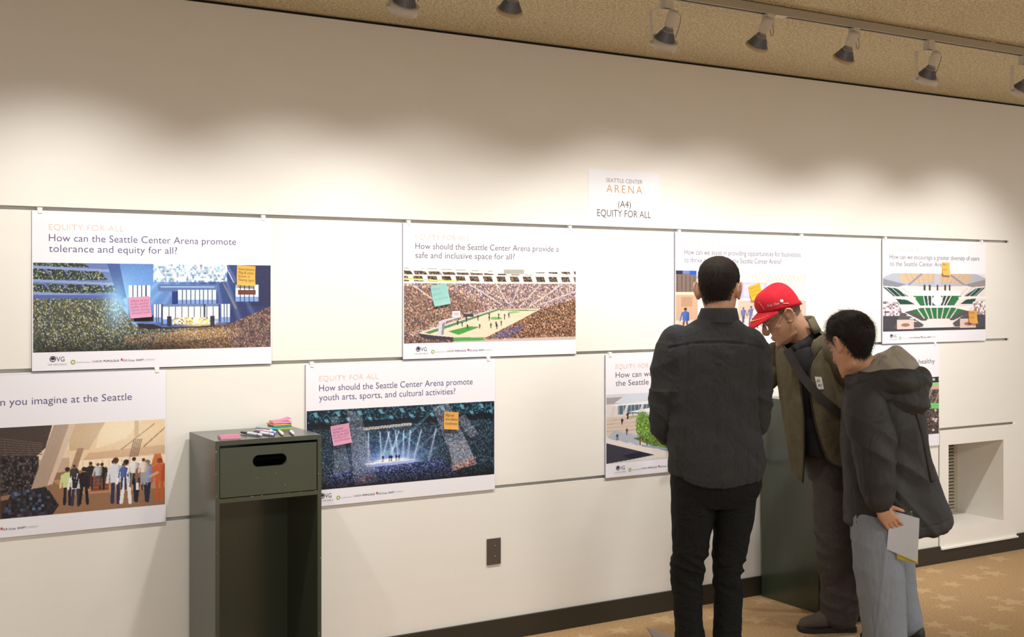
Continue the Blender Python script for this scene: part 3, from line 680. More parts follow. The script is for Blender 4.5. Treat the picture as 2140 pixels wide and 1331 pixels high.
def pic_plaza():
    c = Cv(360, 170, (222, 214, 210), 15); c.X = c.X*1.9; c.asp /= 1.9
    c.rect(0, 0, 1, .1, (214, 212, 220)); c.rect(0, .05, .3, .14, (168, 160, 164))
    c.fill([(.1, .13), (.27, .0), (1, -.05), (1, .16), (.3, .16)], (214, 220, 230)); c.fill([(.05, .16), (.5, .13), (1, .13), (1, .17), (.2, .19)], (240, 236, 236))
    c.rect(.15, .17, 1, .30, (84, 110, 128)); 
    for k in range(16): c.rect(.16+.05*k, .17, .165+.05*k, .30, (220, 214, 210))
    for x in (.04, .2, .4): c.fill([(x, .33), (x+.05, .17), (x+.08, .17), (x+.05, .33)], (214, 206, 202))
    c.fill([(.27, .27), (.62, .22), (.9, .22), (.6, .30)], (236, 234, 236)); c.rect(.33, .29, .345, .42, (150, 140, 136))
    c.rect(0, .33, 1, .6, (216, 196, 182)); c.rect(.28, .33, .6, .36, (160, 176, 120))
    for k in range(4): c.line(.0, .38+.05*k, .6, .36+.06*k, .008, (188, 164, 148))
    for k in range(3): c.fill([(.02+.13*k, .62+.04*k), (.1+.13*k, .52+.04*k), (.22+.13*k, .56+.04*k), (.14+.13*k, .70+.04*k)], (178, 184, 198))
    c.fill([(.34, .66), (.6, .6), (1, .72), (1, .96), (.7, .86)], (112, 136, 70)); c.crowd(c.poly([(.34, .66), (.6, .6), (1, .72), (1, .9), (.72, .84)]), [(96, 126, 56), (130, 156, 80), (76, 104, 50)], 3, .7)
    c.fill([(0, .63), (.2, .70), (1, .98), (1, 1), (.6, .96), (0, .70)], (232, 222, 214)); c.fill([(.45, .76), (1, .9), (1, .93), (.45, .79)], (150, 166, 196))
    c.fill([(0, .70), (.62, .93), (.3, .97), (0, 1)], (66, 64, 76)); c.fill([(.2, .9), (.42, .87), (.6, .92), (.3, .96)], (46, 46, 58))
    for x, y, r in ((.46, .45, .085), (.52, .53, .07), (.43, .52, .05), (.95, .6, .09)):
        c.line(x, y, x, y+.24, .02, (96, 76, 56)); m = (np.hypot((c.X-x)/r, (c.Y-y)/(r*2.1)) + c.r.normal(0, .1, (c.h, c.w)) < 1).astype(float)
        c.crowd(m, [(98, 136, 58), (140, 176, 86), (70, 104, 44), (120, 156, 66)], 2)
    for x, y in ((.14, .67), (.26, .6), (.2, .45), (.27, .37)): c.man(x, y, .1, (60, 56, 70), (44, 40, 50))
    c.noise(3); return c

def pic_stands():
    c = Cv(330, 150, (70, 58, 54), 17)
    c.crowd(np.ones((c.h, c.w)), [(70, 56, 50), (46, 38, 36), (96, 78, 70), (58, 48, 50), (120, 100, 92)], 3)
    c.rect(0, 0, 1, .1, (40, 34, 36)); 
    for k in range(14): c.rect(.02+.075*k, .03, .06+.075*k, .07, (206, 196, 196))
    c.rect(0, .1, 1, .16, (150, 206, 140)); c.rect(0, .16, 1, .22, (206, 170, 150)); c.crowd(c.poly([(0, .22), (1, .22), (1, .48), (0, .42)]), [(96, 78, 66), (66, 54, 48), (130, 110, 100)], 3)
    for k in range(14): c.line(.08*k+.05, .22, .08*k, .46, .02, (170, 156, 150))
    c.fill([(0, .40), (1, .46), (1, .56), (0, .48)], (120, 196, 110)); c.rect(.4, .42, .8, .5, (224, 226, 206))
    for k in range(60):
        x, y = c.r.random(), .58+.4*c.r.random(); c.ell(x, y, .008+.006*y, .02, (214, 196, 190))
    c.noise(4); return c

M_PRINT = bpy.data.materials.new('printed_picture'); M_PRINT.use_nodes = True
_b = M_PRINT.node_tree.nodes['Principled BSDF']; _a = M_PRINT.node_tree.nodes.new('ShaderNodeAttribute'); _a.attribute_name = 'ink'
M_PRINT.node_tree.links.new(_a.outputs['Color'], _b.inputs['Base Color']); _b.inputs['Roughness'].default_value = .32; _b.inputs['Specular IOR Level'].default_value = .4

def picture_mesh(cv, w, h):
    """flat print, w x h metres, lower left at the origin, in the x-z plane; one colour per printed dot"""
    col = cv.linear(); H, W = col.shape[:2]
    x = np.linspace(0, w, W); z = np.linspace(h, 0, H)
    Xg, Zg = np.meshgrid(x, z); co = np.stack([Xg, np.zeros_like(Xg), Zg], -1).reshape(-1, 3)
    i = np.arange((H-1)*(W-1)); r, c = i//(W-1), i % (W-1); a = r*W+c
    f = np.stack([a, a+W, a+W+1, a+1], 1).astype(np.int32)
    me = bpy.data.meshes.new('print'); me.vertices.add(len(co)); me.vertices.foreach_set('co', co.ravel())
    me.loops.add(f.size); me.loops.foreach_set('vertex_index', f.ravel())
    me.polygons.add(len(f)); me.polygons.foreach_set('loop_start', np.arange(0, f.size, 4, dtype=np.int32))
    me.update(calc_edges=True)
    at = me.color_attributes.new('ink', 'FLOAT_COLOR', 'POINT')
    at.data.foreach_set('color', np.concatenate([col.reshape(-1, 3), np.ones((H*W, 1))], 1).ravel())
    return me

M_POST = mat('poster_white', (240, 237, 243), .34, .4)
M_PEDGE = mat('poster_board_edge', (140, 140, 165), .6)
M_CLIP = mat('clip_white', (238, 236, 232), .35)
M_TITLE = mat('ink_peach', (244, 200, 176), .4)
M_INK = mat('ink_violet', (88, 80, 128), .4)
M_INKG = mat('ink_warm_grey', (106, 92, 106), .4)
M_LOGO = mat('ink_logo_slate', (74, 72, 96), .4); M_LGREY = mat('ink_logo_grey', (168, 166, 172), .4)
M_LGREEN = mat('ink_logo_green', (150, 180, 90), .4); M_LRED = mat('ink_logo_red', (206, 70, 90), .4)
THIN = -.005

def poster(x0, z0, wd, ht, art, lines, label, title_w=.275, line_w=(.7, .48), ink=None, short_title=True, qx=None):
    o = thing('poster', label, 'poster', (x0, -.001, z0), 0, 'picture posters hung along the wall')
    obj('board', BX(0, wd, -.0075, 0, 0, ht), [M_PEDGE], o)
    obj('sheet', BX(.0, wd, -.0087, -.0077, 0.0, ht), M_POST, o)
    ph = .338; pm = picture_mesh(art, wd-.008, ph); p = link('picture', pm, M_PRINT, o); p.location = (.004, -.0093, .070)
    y = -.0095; k = ink or M_INK; lm = .06
    if short_title: link('heading', text_mesh('EQUITY FOR ALL', title_w, .0235, -.013, spacing=1.05, x=lm, z=.533, y=y), M_TITLE, o)
    for i, (s, wd_) in enumerate(zip(lines, line_w)):
        link('question', text_mesh(s, wd_, .0285, THIN, x=(qx if qx is not None and i == 0 else lm), z=.490-.0405*i, y=y), k, o)
    z = .030
    link('partner_logo', text_mesh('VG', .029, .019, .0, x=lm+.027, z=z+.004, y=y), M_LOGO, o)
    bm = bmesh.new()
    for q in range(20):
        a, b = 2*PI*q/20, 2*PI*(q+1)/20
        bm.faces.new([bm.verts.new((lm+.014+r*math.cos(t_), y, z+.014+r*math.sin(t_))) for r, t_ in ((.0115, a), (.0115, b), (.0085, b), (.0085, a))])
    for cx, cz, r in ((lm+.014, z+.017, .006), (lm+.010, z+.014, .004), (lm+.018, z+.014, .004)):
        bm.faces.new([bm.verts.new((cx+r*math.cos(2*PI*q/10), y, cz+r*math.sin(2*PI*q/10)*.8)) for q in range(10)])
    bm.faces.new([bm.verts.new(q) for q in ((lm+.0125, y, z+.006), (lm+.0155, y, z+.006), (lm+.0148, y, z+.015), (lm+.0132, y, z+.015))])
    obj('logo_tree', bm, M_LOGO, o)
    link('partner_logo', text_mesh('OAK VIEW GROUP', .068, .0065, x=lm-.004, z=z-.010, y=y), M_LGREY, o)
    bm = bmesh.new()
    for q in range(20):
        a, b = 2*PI*q/20, 2*PI*(q+1)/20
        bm.faces.new([bm.verts.new((lm+.087+r*math.cos(t_), y, z+.0+r*math.sin(t_))) for r, t_ in ((.009, a), (.009, b), (.0045, b), (.0045, a))])
    obj('logo_ring', bm, M_LGREEN, o)
    link('partner_logo', text_mesh('seattlecenter', .052, .007, -.01, x=lm+.099, z=z-.004, y=y), M_LGREY, o)
    link('partner_logo', text_mesh('CAA', .019, .008, x=lm+.156, z=z-.003, y=y), M_LRED, o)
    link('partner_logo', text_mesh('ICON', .018, .008, x=lm+.175, z=z-.003, y=y), M_LOGO, o)
    link('partner_logo', text_mesh('POPULOUS', .058, .008, .012, x=lm+.199, z=z-.003, y=y), M_LOGO, o)
    obj('logo_mark', BX(lm+.264, lm+.271, y-.0002, y, z+.000, z+.009), M_LRED, o)
    link('partner_logo', text_mesh('DLR Group', .044, .009, x=lm+.272, z=z-.003, y=y), M_LOGO, o)
    link('partner_logo', text_mesh('SWIFT', .030, .008, .012, x=lm+.322, z=z-.003, y=y), M_LOGO, o)
    link('partner_logo', text_mesh('COMPANY', .042, .008, -.015, x=lm+.354, z=z-.003, y=y), M_LGREY, o)
    for cx in (.028, wd-.035):                                      # hooks in the saw cut above
        bm = bmesh.new(); box(bm, cx-.009, cx+.009, -.0095, .004, ht+.001, ht+.0125); box(bm, cx-.007, cx+.007, -.0115, -.0097, ht-.010, ht+.003)
        obj('hanging_clip', bm, M_CLIP, o)
    return o

UZ, LZ, PH = 1.319, .705, .604
poster(.712, UZ, .933, PH, pic_concert(), ['How can the Seattle Center Arena promote', 'tolerance and equity for all?'],
       'poster about tolerance and equity with a blue concert stage picture', line_w=(.722, .482))
poster(2.249, UZ, .922, PH, pic_court(), ['How should the Seattle Center Arena provide a', 'safe and inclusive space for all?'],
       'poster about a safe and inclusive space with a basketball court picture', line_w=(.76, .515), ink=M_INKG)
poster(3.777, UZ, .916, PH, pic_concourse(), ['How can we assist in providing opportunities for businesses', 'to thrive at and around the Seattle Center Arena?'],
       'poster about opportunities for businesses, behind the man in the dark denim shirt', line_w=(.81, .67), ink=M_INKG)
poster(5.290, UZ, .911, PH, pic_bowl(), ['How can we encourage a greater diversity of users', 'to the Seattle Center Arena?'],
       'poster with an empty green-seated arena picture, farthest right on the wall', line_w=(.79, .50), ink=M_INKG)
poster(.279, LZ, .931, PH, pic_foyer(), ['What can you imagine at the Seattle', 'Center Arena?'],
       'poster with people in a sunlit foyer, cut by the left picture edge', line_w=(.625, .22), title_w=.255, qx=.174)
poster(1.795, LZ, .923, PH, pic_lightshow(), ['How should the Seattle Center Arena promote', 'youth arts, sports, and cultural activities?'],
       'poster about youth arts and sports with a dark light show, behind the drawer cabinet', line_w=(.745, .655))
poster(3.344, LZ, .923, PH, pic_plaza(), ['How can we encourage sustainability at', 'the Seattle Center Arena?'],
       'poster with a tree-lined plaza picture, half hidden by the man in the denim shirt', line_w=(.72, .5), ink=M_INKG)
poster(4.856, LZ, .920, PH, pic_stands(), ['How can we promote active and healthy', 'lifestyles at the Seattle Center Arena?'],
       'poster of dark crowded stands, mostly hidden behind the man in the hooded jacket', line_w=(.82, .66), ink=M_INKG)

# paper sign above the saw cut
s = thing('paper_sign', 'white paper sign reading EQUITY FOR ALL taped high on the wall', 'sign', (3.247, -.0004, 1.944))
obj('sheet', BX(0, .433, -.0012, 0, 0, .272), mat('sign_paper', (238, 237, 242), .5), s)
link('lettering', text_mesh('SEATTLE CENTER', .222, .021, -.008, 'CENTER', x=.217, z=.213, y=-.0016), mat('ink_sign_grey', (126, 112, 98), .5), s)
link('lettering', text_mesh('ARENA', .218, .040, -.012, 'CENTER', spacing=1.35, x=.217, z=.163, y=-.0016), mat('ink_sign_gold', (206, 142, 66), .5), s)
M_SB = mat('ink_sign_brown', (70, 48, 30), .5)
link('lettering', text_mesh('(A4)', .078, .034, -.004, 'CENTER', x=.217, z=.092, y=-.0016), M_SB, s)
link('lettering', text_mesh('EQUITY FOR ALL', .328, .036, -.004, 'CENTER', x=.217, z=.044, y=-.0016), M_SB, s)

# handwritten notes stuck on the posters
def note(cx, cz, wd, ht, rot, col, ink, words, label, y=-.0112, cap=.0095, lift=.012):
    o = thing('sticky_note', label, 'sticky note', (cx, y, cz), 0, 'handwritten notes stuck on the posters')
    bm = bmesh.new(); n = 10; g_ = []
    for iz in range(n+1):
        row = []
        for ix in range(n+1):
            u, v = (ix/n-.5)*wd, (.5-iz/n)*ht; t_ = iz/n
            row.append(bm.verts.new((u*math.cos(rot)-v*math.sin(rot), -lift*t_**2.2, u*math.sin(rot)+v*math.cos(rot))))
        g_.append(row)
    for a, b in zip(g_, g_[1:]):
        for i in range(n): bm.faces.new((a[i], b[i], b[i+1], a[i+1]))
    r = bmesh.ops.solidify(bm, geom=bm.faces[:], thickness=.0006)
    obj('paper', bm, mat('note_paper', col, .7), o, smooth=False)
    for i, wtxt in enumerate(words):
        v = ht*.5 - ht*(.20 + .72*i/max(len(words), 1)) - cap*.3
        me = text_mesh(wtxt, min(wd*.86, wd*.075*len(wtxt)+.012), cap, -.008, shear=.25, x=-wd*.42, z=v, y=0)
        n_ = len(me.vertices); co = np.empty(n_*3); me.vertices.foreach_get('co', co); co = co.reshape(-1, 3)
        u, vv = co[:, 0].copy(), co[:, 2].copy(); t_ = np.clip(.5-vv/ht, 0, 1)
        co[:, 0] = u*math.cos(rot)-vv*math.sin(rot); co[:, 2] = u*math.sin(rot)+vv*math.cos(rot); co[:, 1] = -lift*t_**2.2-.0012
        me.vertices.foreach_set('co', co.ravel()); me.update()
        link('handwriting', me, ink, o)
    return o
PINK, YEL, ORA, MINT = (252, 196, 222), (255, 222, 128), (255, 206, 116), (190, 236, 230)
I_V = mat('pen_violet', (170, 96, 150), .6); I_B = mat('pen_brown', (96, 66, 40), .6); I_G = mat('pen_faint_green', (120, 190, 190), .6); I_O = mat('pen_ochre', (176, 124, 50), .6)
note(1.108, 1.557, .082, .082, .07, PINK, I_V, ['Allow Arena', 'to be used by', 'public (when', 'open) during', 'non-peak hours'], 'pink handwritten note on the blue concert picture')
note(1.535, 1.684, .078, .082, -.05, (255, 216, 112), I_B, ['International', 'Flag & other', 'from a', 'Floating signal'], 'yellow handwritten note at the top right of the concert picture', cap=.011)
note(2.432, 1.604, .084, .094, .17, MINT, I_G, ['More', 'women', 'in sports'], 'mint green tilted note on the basketball court picture', cap=.011)
note(1.953, 1.006, .086, .084, .12, PINK, I_V, ['Summer', 'what kind', 'of arts and', 'cultural', 'activities'], 'pink tilted note on the dark light show picture')
note(2.487, 1.035, .074, .078, -.09, ORA, I_B, ['Big-up', 'Arts before', 'fundraise'], 'orange note at the upper right of the dark light show picture', cap=.012)
note(4.318, 1.618, .086, .078, .26, (252, 214, 60), I_O, ['Small shops', 'and local', 'vendors'], 'yellow tilted note beside the red cap')
note(5.832, 1.756, .068, .078, -.03, YEL, I_O, ['New', 'users'], 'yellow note over the top edge of the green arena picture', cap=.012)
note(6.076, 1.466, .078, .078, -.07, ORA, I_O, ['Family', 'seats'], 'orange note at the lower right of the green arena picture', cap=.012)
# ------------------------------------------------------------------ green plywood cabinets
M_GREEN = mat('green_gloss_paint', (62, 70, 56), .22, .8, vary=.05, scale=14, bump=.03, bscale=120, stretch=(1, 1, .15))
M_CHIP = mat('chipped_paint', (196, 186, 160), .7)

def cabinet(x0, y0, y1, wd, ht, label, rotz=0):
    o = thing('drawer_cabinet', label, 'cabinet', (x0, y0, 0), rotz)
    d = y1-y0; t = .016
    obj('side_panel', BX(0, t, 0, d, 0, ht-.018), M_GREEN, o, bevel=.0015); obj('side_panel', BX(wd-t, wd, 0, d, 0, ht-.018), M_GREEN, o, bevel=.0015)
    obj('top_panel', BX(0, wd, 0, d, ht-.018, ht), M_GREEN, o, bevel=.002)
    obj('back_panel', BX(t, wd-t, d-.010, d, .0, ht-.018), M_GREEN, o)
    obj('bottom_panel', BX(t, wd-t, .012, d-.010, .05, .066), M_GREEN, o)
    obj('rail', BX(t, wd-t, .0, d-.010, .823, .839), M_GREEN, o, bevel=.0015)
    dr = bpy.data.objects.new('drawer', None)
    # drawer front: plate with a rounded grip slot
    bm = bmesh.new(); xa, xb, za, zb = t+.003, wd-t-.003, .842, ht-.018-.010
    outer = [(xa, za), (xb, za), (xb, zb), (xa, zb)]
    cx, cz, hw, r = .213, zb-.058, .045, .023
    inner = [(cx+s*hw + r*math.cos(a), cz + r*math.sin(a)) for s, a0 in ((1, -PI/2), (-1, PI/2)) for a in [a0+PI*k/10 for k in range(11)]]
    es = []
    for L in (outer, inner):
        vv = [bm.verts.new((x, 0, z)) for x, z in L]
        es += [bm.edges.new((vv[i], vv[(i+1) % len(vv)])) for i in range(len(vv))]
    bmesh.ops.triangle_fill(bm, edges=es, use_beauty=True)
    r_ = bmesh.ops.extrude_face_region(bm, geom=bm.faces[:])
    bmesh.ops.translate(bm, verts=[g_ for g_ in r_['geom'] if isinstance(g_, bmesh.types.BMVert)], vec=(0, .016, 0))
    bmesh.ops.translate(bm, verts=bm.verts[:], vec=(0, .003, 0))
    front = obj('drawer', bm, M_GREEN, o)
    bpy.data.objects.remove(dr)
    bm = bmesh.new(); yb = d-.03
    box(bm, xa+.008, xa+.020, .019, yb, za, zb-.03); box(bm, xb-.020, xb-.008, .019, yb, za, zb-.03)
    box(bm, xa+.020, xb-.020, yb-.012, yb, za, zb-.03); box(bm, xa+.020, xb-.020, .019, yb-.012, za, za+.008)
    obj('drawer_box', bm, M_GREEN, front)
    return o

c1 = cabinet(1.300, -.372, -.022, .422, 1.057, 'green plywood drawer cabinet with pens and sticky pads on top')
rng = random.Random(4)
bm = bmesh.new()
for k in range(26):                                                  # small chips along the worn front edges
    e = rng.choice('LRTS'); s1 = rng.uniform(.0015, .005); s2 = rng.uniform(.001, .0022)
    if e == 'L': x, z = rng.uniform(0.0005, .003), rng.uniform(.2, 1.05); box(bm, x, x+s2, -.0007, .0006, z, z+s1)
    elif e == 'R': x, z = .422-rng.uniform(.001, .015), rng.uniform(.2, 1.05); box(bm, x-s2, x, -.0007, .0006, z, z+s1)
    elif e == 'T': x = rng.uniform(.02, .4); box(bm, x, x+s1, -.0007, .0006, .8385, .8395)
    else: x = rng.uniform(.03, .39); z = rng.uniform(.86, 1.02); box(bm, x, x+s1, .0023, .0032, z, z+.001)
obj('paint_chips', bm, M_CHIP, c1)
c2 = cabinet(4.345, -.440, -.030, .422, 1.057, 'green plywood drawer cabinet standing behind the three men')

# pens on the first cabinet
M_PW = mat('pen_white_barrel', (226, 224, 236), .35); M_PG = mat('pen_grey_barrel', (176, 178, 190), .35)
def marker(a, b, barrel, capc, label, cap_first=True, r=.0062, z=1.0575):
    a, b = V((a[0], a[1], 0)), V((b[0], b[1], 0)); d = (b-a).normalized(); L = (b-a).length
    o = thing('marker_pen', label, 'marker pen', (a.x, a.y, z+r), math.atan2(d.y, d.x), 'marker pens on the cabinet top')
    R = Matrix.Rotation(PI/2, 4, 'Y'); capl = .045
    def prof(name, pr, m, x):
        bm = bmesh.new(); lathe(bm, pr, 18, Matrix.Translation((x, 0, 0)) @ R); return obj(name, bm, m, o, smooth=True)
    f = (lambda x: x) if cap_first else (lambda x: L-x)
    def seg(name, pts, m):
        pts = [(rr, f(x)) for rr, x in pts]
        if not cap_first: pts = pts[::-1]
        prof(name, pts, m, 0)
    seg('cap', [(0, 0), (r*.62, 0), (r*.72, .004), (r*.86, capl-.012), (r*.98, capl-.004), (r*.98, capl), (0, capl)], capc)
    seg('barrel', [(0, capl+.0005), (r*.97, capl+.0005), (r, capl+.006), (r, L-.024), (r*.93, L-.018), (r*.8, L-.002), (r*.6, L), (0, L)], barrel)
    seg('barrel_band', [(r*1.003, L-.023), (r*1.012, L-.022), (r*1.012, L-.0205), (r*.97, L-.0195)], capc)
    return o
mk = lambda n, c: mat(n, c, .35)
marker((1.457, -.191), (1.496, -.322), M_PW, mk('cap_black', (42, 42, 56)), 'black-capped marker lying alone at the left of the pens')
marker((1.559, -.070), (1.618, -.192), M_PG, mk('cap_teal', (60, 170, 186)), 'teal-capped marker at the back of the pens', cap_first=False, z=1.0575)
marker((1.506, -.205), (1.538, -.335), M_PW, mk('cap_slate', (54, 54, 74)), 'dark-capped marker second from the left, pointing towards the drawer')
marker((1.533, -.150), (1.571, -.268), mat('pen_pinkish', (228, 208, 220), .35), mk('cap_rose', (226, 186, 206)), 'pinkish marker in the middle of the pens', z=1.0577)
marker((1.580, -.185), (1.549, -.312), M_PW, mk('cap_blue', (64, 84, 190)), 'blue-capped marker in the middle of the pens', cap_first=False)
marker((1.604, -.214), (1.575, -.340), M_PW, mk('cap_yellow', (226, 220, 110)), 'yellow-capped marker near the right end of the pens')
marker((1.646, -.222), (1.616, -.346), M_PW, mk('cap_grey', (120, 116, 124)), 'grey-capped marker lying farthest right of the pens')

def pad(cx, cy, z, wd, h, rot, col, label, fan=0.0):
    o = thing('sticky_pad', label, 'sticky note pad', (cx, cy, z), rot, 'pads of sticky notes on the cabinet')
    bm = bmesh.new(); box(bm, -wd/2, wd/2, -wd/2, wd/2, 0, h*.8); obj('sheets', bm, mat('pad_side', tuple(int(v*.94) for v in col), .7), o)
    bm = bmesh.new(); n = 8
    top = [[bm.verts.new(((i/n-.5)*wd, (j/n-.5)*wd, h*.8+.0006+h*.2*((i/n)**3)*(1 if fan else .2)+fan*(i/n)**3*.01)) for i in range(n+1)] for j in range(n+1)]
    for a, b in zip(top, top[1:]):
        for i in range(n): bm.faces.new((a[i], a[i+1], b[i+1], b[i]))
    bmesh.ops.solidify(bm, geom=bm.faces[:], thickness=-h*.18)
    obj('top_sheets', bm, mat('pad_top', col, .7), o)
    return o
pad(1.378, -.292, 1.0573, .076, .010, -.14, (250, 176, 206), 'pink sticky pad by itself at the front left of the cabinet top')
pad(1.652, -.088, 1.0573, .076, .008, .04, (206, 214, 110), 'green sticky pad at the bottom of the stack')
pad(1.652, -.088, 1.0657, .076, .007, .02, (90, 176, 166), 'teal sticky pad in the stack, under the orange one')
pad(1.650, -.087, 1.0730, .076, .007, .05, (255, 196, 110), 'orange sticky pad in the stack, right under the pink one')
pad(1.656, -.086, 1.0812, .076, .008, -.10, (252, 184, 214), 'pink sticky pad on top of the stack', fan=1.0)

# sheet of paper lying on the carpet near the wall
o = thing('paper_sheet', 'pale grey folded paper lying on the carpet below the plaza poster', 'paper', (3.451, -.203, .002), 0)
bm = bmesh.new(); n = 8
g_ = [[bm.verts.new(((.012+(-.145-.012)*i/n)*j/n, -.29*j/n, .004*math.sin(i*.7)*math.sin(j*.9)+.004)) for i in range(n+1)] for j in range(n+1)]
for a, b in zip(g_, g_[1:]):
    for i in range(n): bm.faces.new((a[i], b[i], b[i+1], a[i+1]))
bmesh.ops.solidify(bm, geom=bm.faces[:], thickness=.0008)
obj('sheet', bm, mat('grey_paper', (190, 184, 178), .6), o)
# ------------------------------------------------------------------ people: shared tools
def skin_mat(name, col):
    m = mat(name, col, .5, .4, vary=.10, scale=38, bump=.08, bscale=420, detail=6)
    b = m.node_tree.nodes['Principled BSDF']; b.inputs['Subsurface Weight'].default_value = .12
    b.inputs['Subsurface Radius'].default_value = (.9, .35, .2); b.inputs['Subsurface Scale'].default_value = .006
    return m

HEAD = [(-.122, .070, .030, .016), (-.115, .084, .012, .034), (-.098, .090, -.022, .048), (-.075, .0885, -.045, .056), (-.045, .0885, -.063, .064), (-.01, .087, -.082, .070),
        (.02, .0855, -.094, .074), (.035, .0905, -.097, .0755), (.06, .091, -.098, .0755), (.085, .080, -.091, .0695), (.107, .058, -.073, .055), (.121, .034, -.049, .037), (.129, .010, -.024, .018), (.131, -.003, -.009, .005)]

def head_ring(z, grow=0.0, n=44, zs=None):
    """one horizontal section of the skull at local height z (x right, y to the face)"""
    R = HEAD
    z = min(max(z, R[0][0]), R[-1][0])
    for a, b in zip(R, R[1:]):
        if a[0] <= z <= b[0]:
            t = (z-a[0])/(b[0]-a[0]); yf, yb, w = (a[i]+(b[i]-a[i])*t for i in (1, 2, 3)); break
    cy, ry = (yf+yb)/2, (yf-yb)/2+grow; w = w+grow
    out = []
    for i in range(n):
        a = 2*PI*i/n; c, s = math.cos(a), math.sin(a)
        p = 2.12
        out.append(V((w*math.copysign(abs(s)**(2/p), s), cy+ry*math.copysign(abs(c)**(2/p), c), zs if zs is not None else z)))
    return out

def add_head(bm, M, nose=1.0, ear=1.0):
    zs = [r[0] for r in HEAD]; zz = []
    for a, b in zip(zs, zs[1:]): zz += [a+(b-a)*k/3 for k in range(3)]
    zz.append(zs[-1])
    skin_rings(bm, [[M @ q for q in head_ring(z)] for z in zz])
    T = lambda P, r, n=12, s=3, **k: tube(bm, [M @ V(p) for p in P], r, n, s, **k)
    # nose, nostrils, brow, cheek bones, lips, chin
    T([(0, .086, .030), (0, .096, .012), (0, .108, -.010), (0, .114, -.026), (0, .104, -.036)], [.008, .0085, .011*nose, .013*nose, .010])
    for s in (-1, 1):
        ellipsoid(bm, M @ V((s*.012, .099, -.029)), (.0095, .0105, .0085), M.to_3x3(), 10)
        T([(s*.008, .089, .034), (s*.03, .086, .038), (s*.052, .068, .030)], [.008, .009, .006])
        ellipsoid(bm, M @ V((s*.042, .050, -.020)), (.020, .022, .020), M.to_3x3(), 12)
        ellipsoid(bm, M @ V((s*.031, .0775, .013)), (.0125, .009, .0085), M.to_3x3(), 12)      # eye and lids
        ellipsoid(bm, M @ V((s*.034, .015, -.082)), (.020, .045, .024), M.to_3x3(), 12)        # jaw corner
    T([(-.024, .080, -.067), (-.010, .0935, -.0625), (0, .0945, -.0635), (.010, .0935, -.0625), (.024, .080, -.067)], [.0035, .0055, .0055, .0055, .0035])
    T([(-.022, .080, -.071), (0, .0935, -.0745), (.022, .080, -.071)], [.0035, .0065, .0035])
    ellipsoid(bm, M @ V((0, .082, -.104)), (.022, .014, .014), M.to_3x3(), 12)
    for s in (-1, 1):                                                                         # ears
        e = lambda y, z, o: M @ V((s*(.0725+o), y, z))
        tube(bm, [e(.006, .004, .002), e(.004, .024, .012*ear), e(-.012, .036, .017*ear), e(-.027, .026, .021*ear), e(-.028, .004, .020*ear), e(-.018, -.016, .014*ear), e(-.006, -.027, .009), e(.004, -.022, .004)],
             [.004, .0048, .0052, .0055, .0055, .0055, .0065, .0045], 10, 4)
        tube(bm, [e(-.018, .024, .010*ear), e(-.019, .004, .011*ear), e(-.010, -.014, .006)], [.0055, .006, .005], 10, 3)
        ellipsoid(bm, e(-.012, .006, .004), (.009, .019, .030), M.to_3x3(), 12)

def add_hand(bm, Wp, d, nrm, thumb_side, curl=(.35, .45, .5, .55), spread=.02, tcurl=.3, size=1.0, tdir=None):
    """Wp wrist, d along the hand, nrm palm normal (fingers curl towards it), thumb_side = +1/-1 along d x nrm"""
    d = V(d).normalized(); nrm = V(nrm); nrm = (nrm - d*nrm.dot(d)).normalized(); s = d.cross(nrm)*thumb_side
    P = lambda a, b, c: V(Wp) + (d*a + s*b + nrm*c)*size
    rings = []
    for a, w_, t_, c in ((-.03, .027, .020, 0), (.0, .028, .019, 0), (.02, .034, .0185, 0), (.045, .040, .0165, .001), (.075, .041, .014, .001), (.092, .038, .011, .002), (.098, .03, .006, .002)):
        rings.append(ringpts(P(a, -.002, c), s*w_*size, nrm*t_*size, 18, 2.6))
    skin_rings(bm, rings)
    L = ((.031, .040, .025, .021), (.010, .044, .028, .022), (-.011, .041, .026, .021), (-.031, .032, .021, .019))
    for i, (off, l1, l2, l3) in enumerate(L):
        c = curl[i]; a0 = P(.082, off, .000); an = c*.6; sp = (1.5-i)*spread
        pts = [P(.06, off*.9, 0), a0]; p = a0; ang = an
        for l, k in ((l1, 1.1), (l2, .9), (l3, .0)):
            dirv = (d*math.cos(ang) + nrm*math.sin(ang) + s*sp).normalized(); p = p + dirv*l*size; pts.append(p); ang += c*k
        tube(bm, pts, [.0085*size, .0090*size, .0084*size, .0077*size, .0066*size], 12, 3)
    if tdir is None: td = (d*.62 + s*.72 + nrm*.35).normalized()
    else: td = V(tdir).normalized()
    p0, p1 = P(.012, .020, .004), P(.034, .040, .008)
    p2 = p1 + td*.036*size; td2 = (td + nrm*tcurl + d*.25).normalized(); p3 = p2 + td2*.030*size
    tube(bm, [p0, p1, p2, p3], [.014*size, .0125*size, .0098*size, .0078*size], 12, 3)

def head_matrix(pos, face, pitch=0.0, roll=0.0, size=1.0):
    """face: horizontal (u, v) the person looks to; pitch > 0 looks down"""
    f = V((face[0], face[1], 0)).normalized(); r = f.cross(V((0, 0, 1)))
    B = Matrix((r, f, V((0, 0, 1)))).transposed().to_4x4()
    return Matrix.Translation(V(pos)) @ B @ Matrix.Rotation(roll, 4, 'Y') @ Matrix.Rotation(-pitch, 4, 'X') @ Matrix.Scale(size, 4)

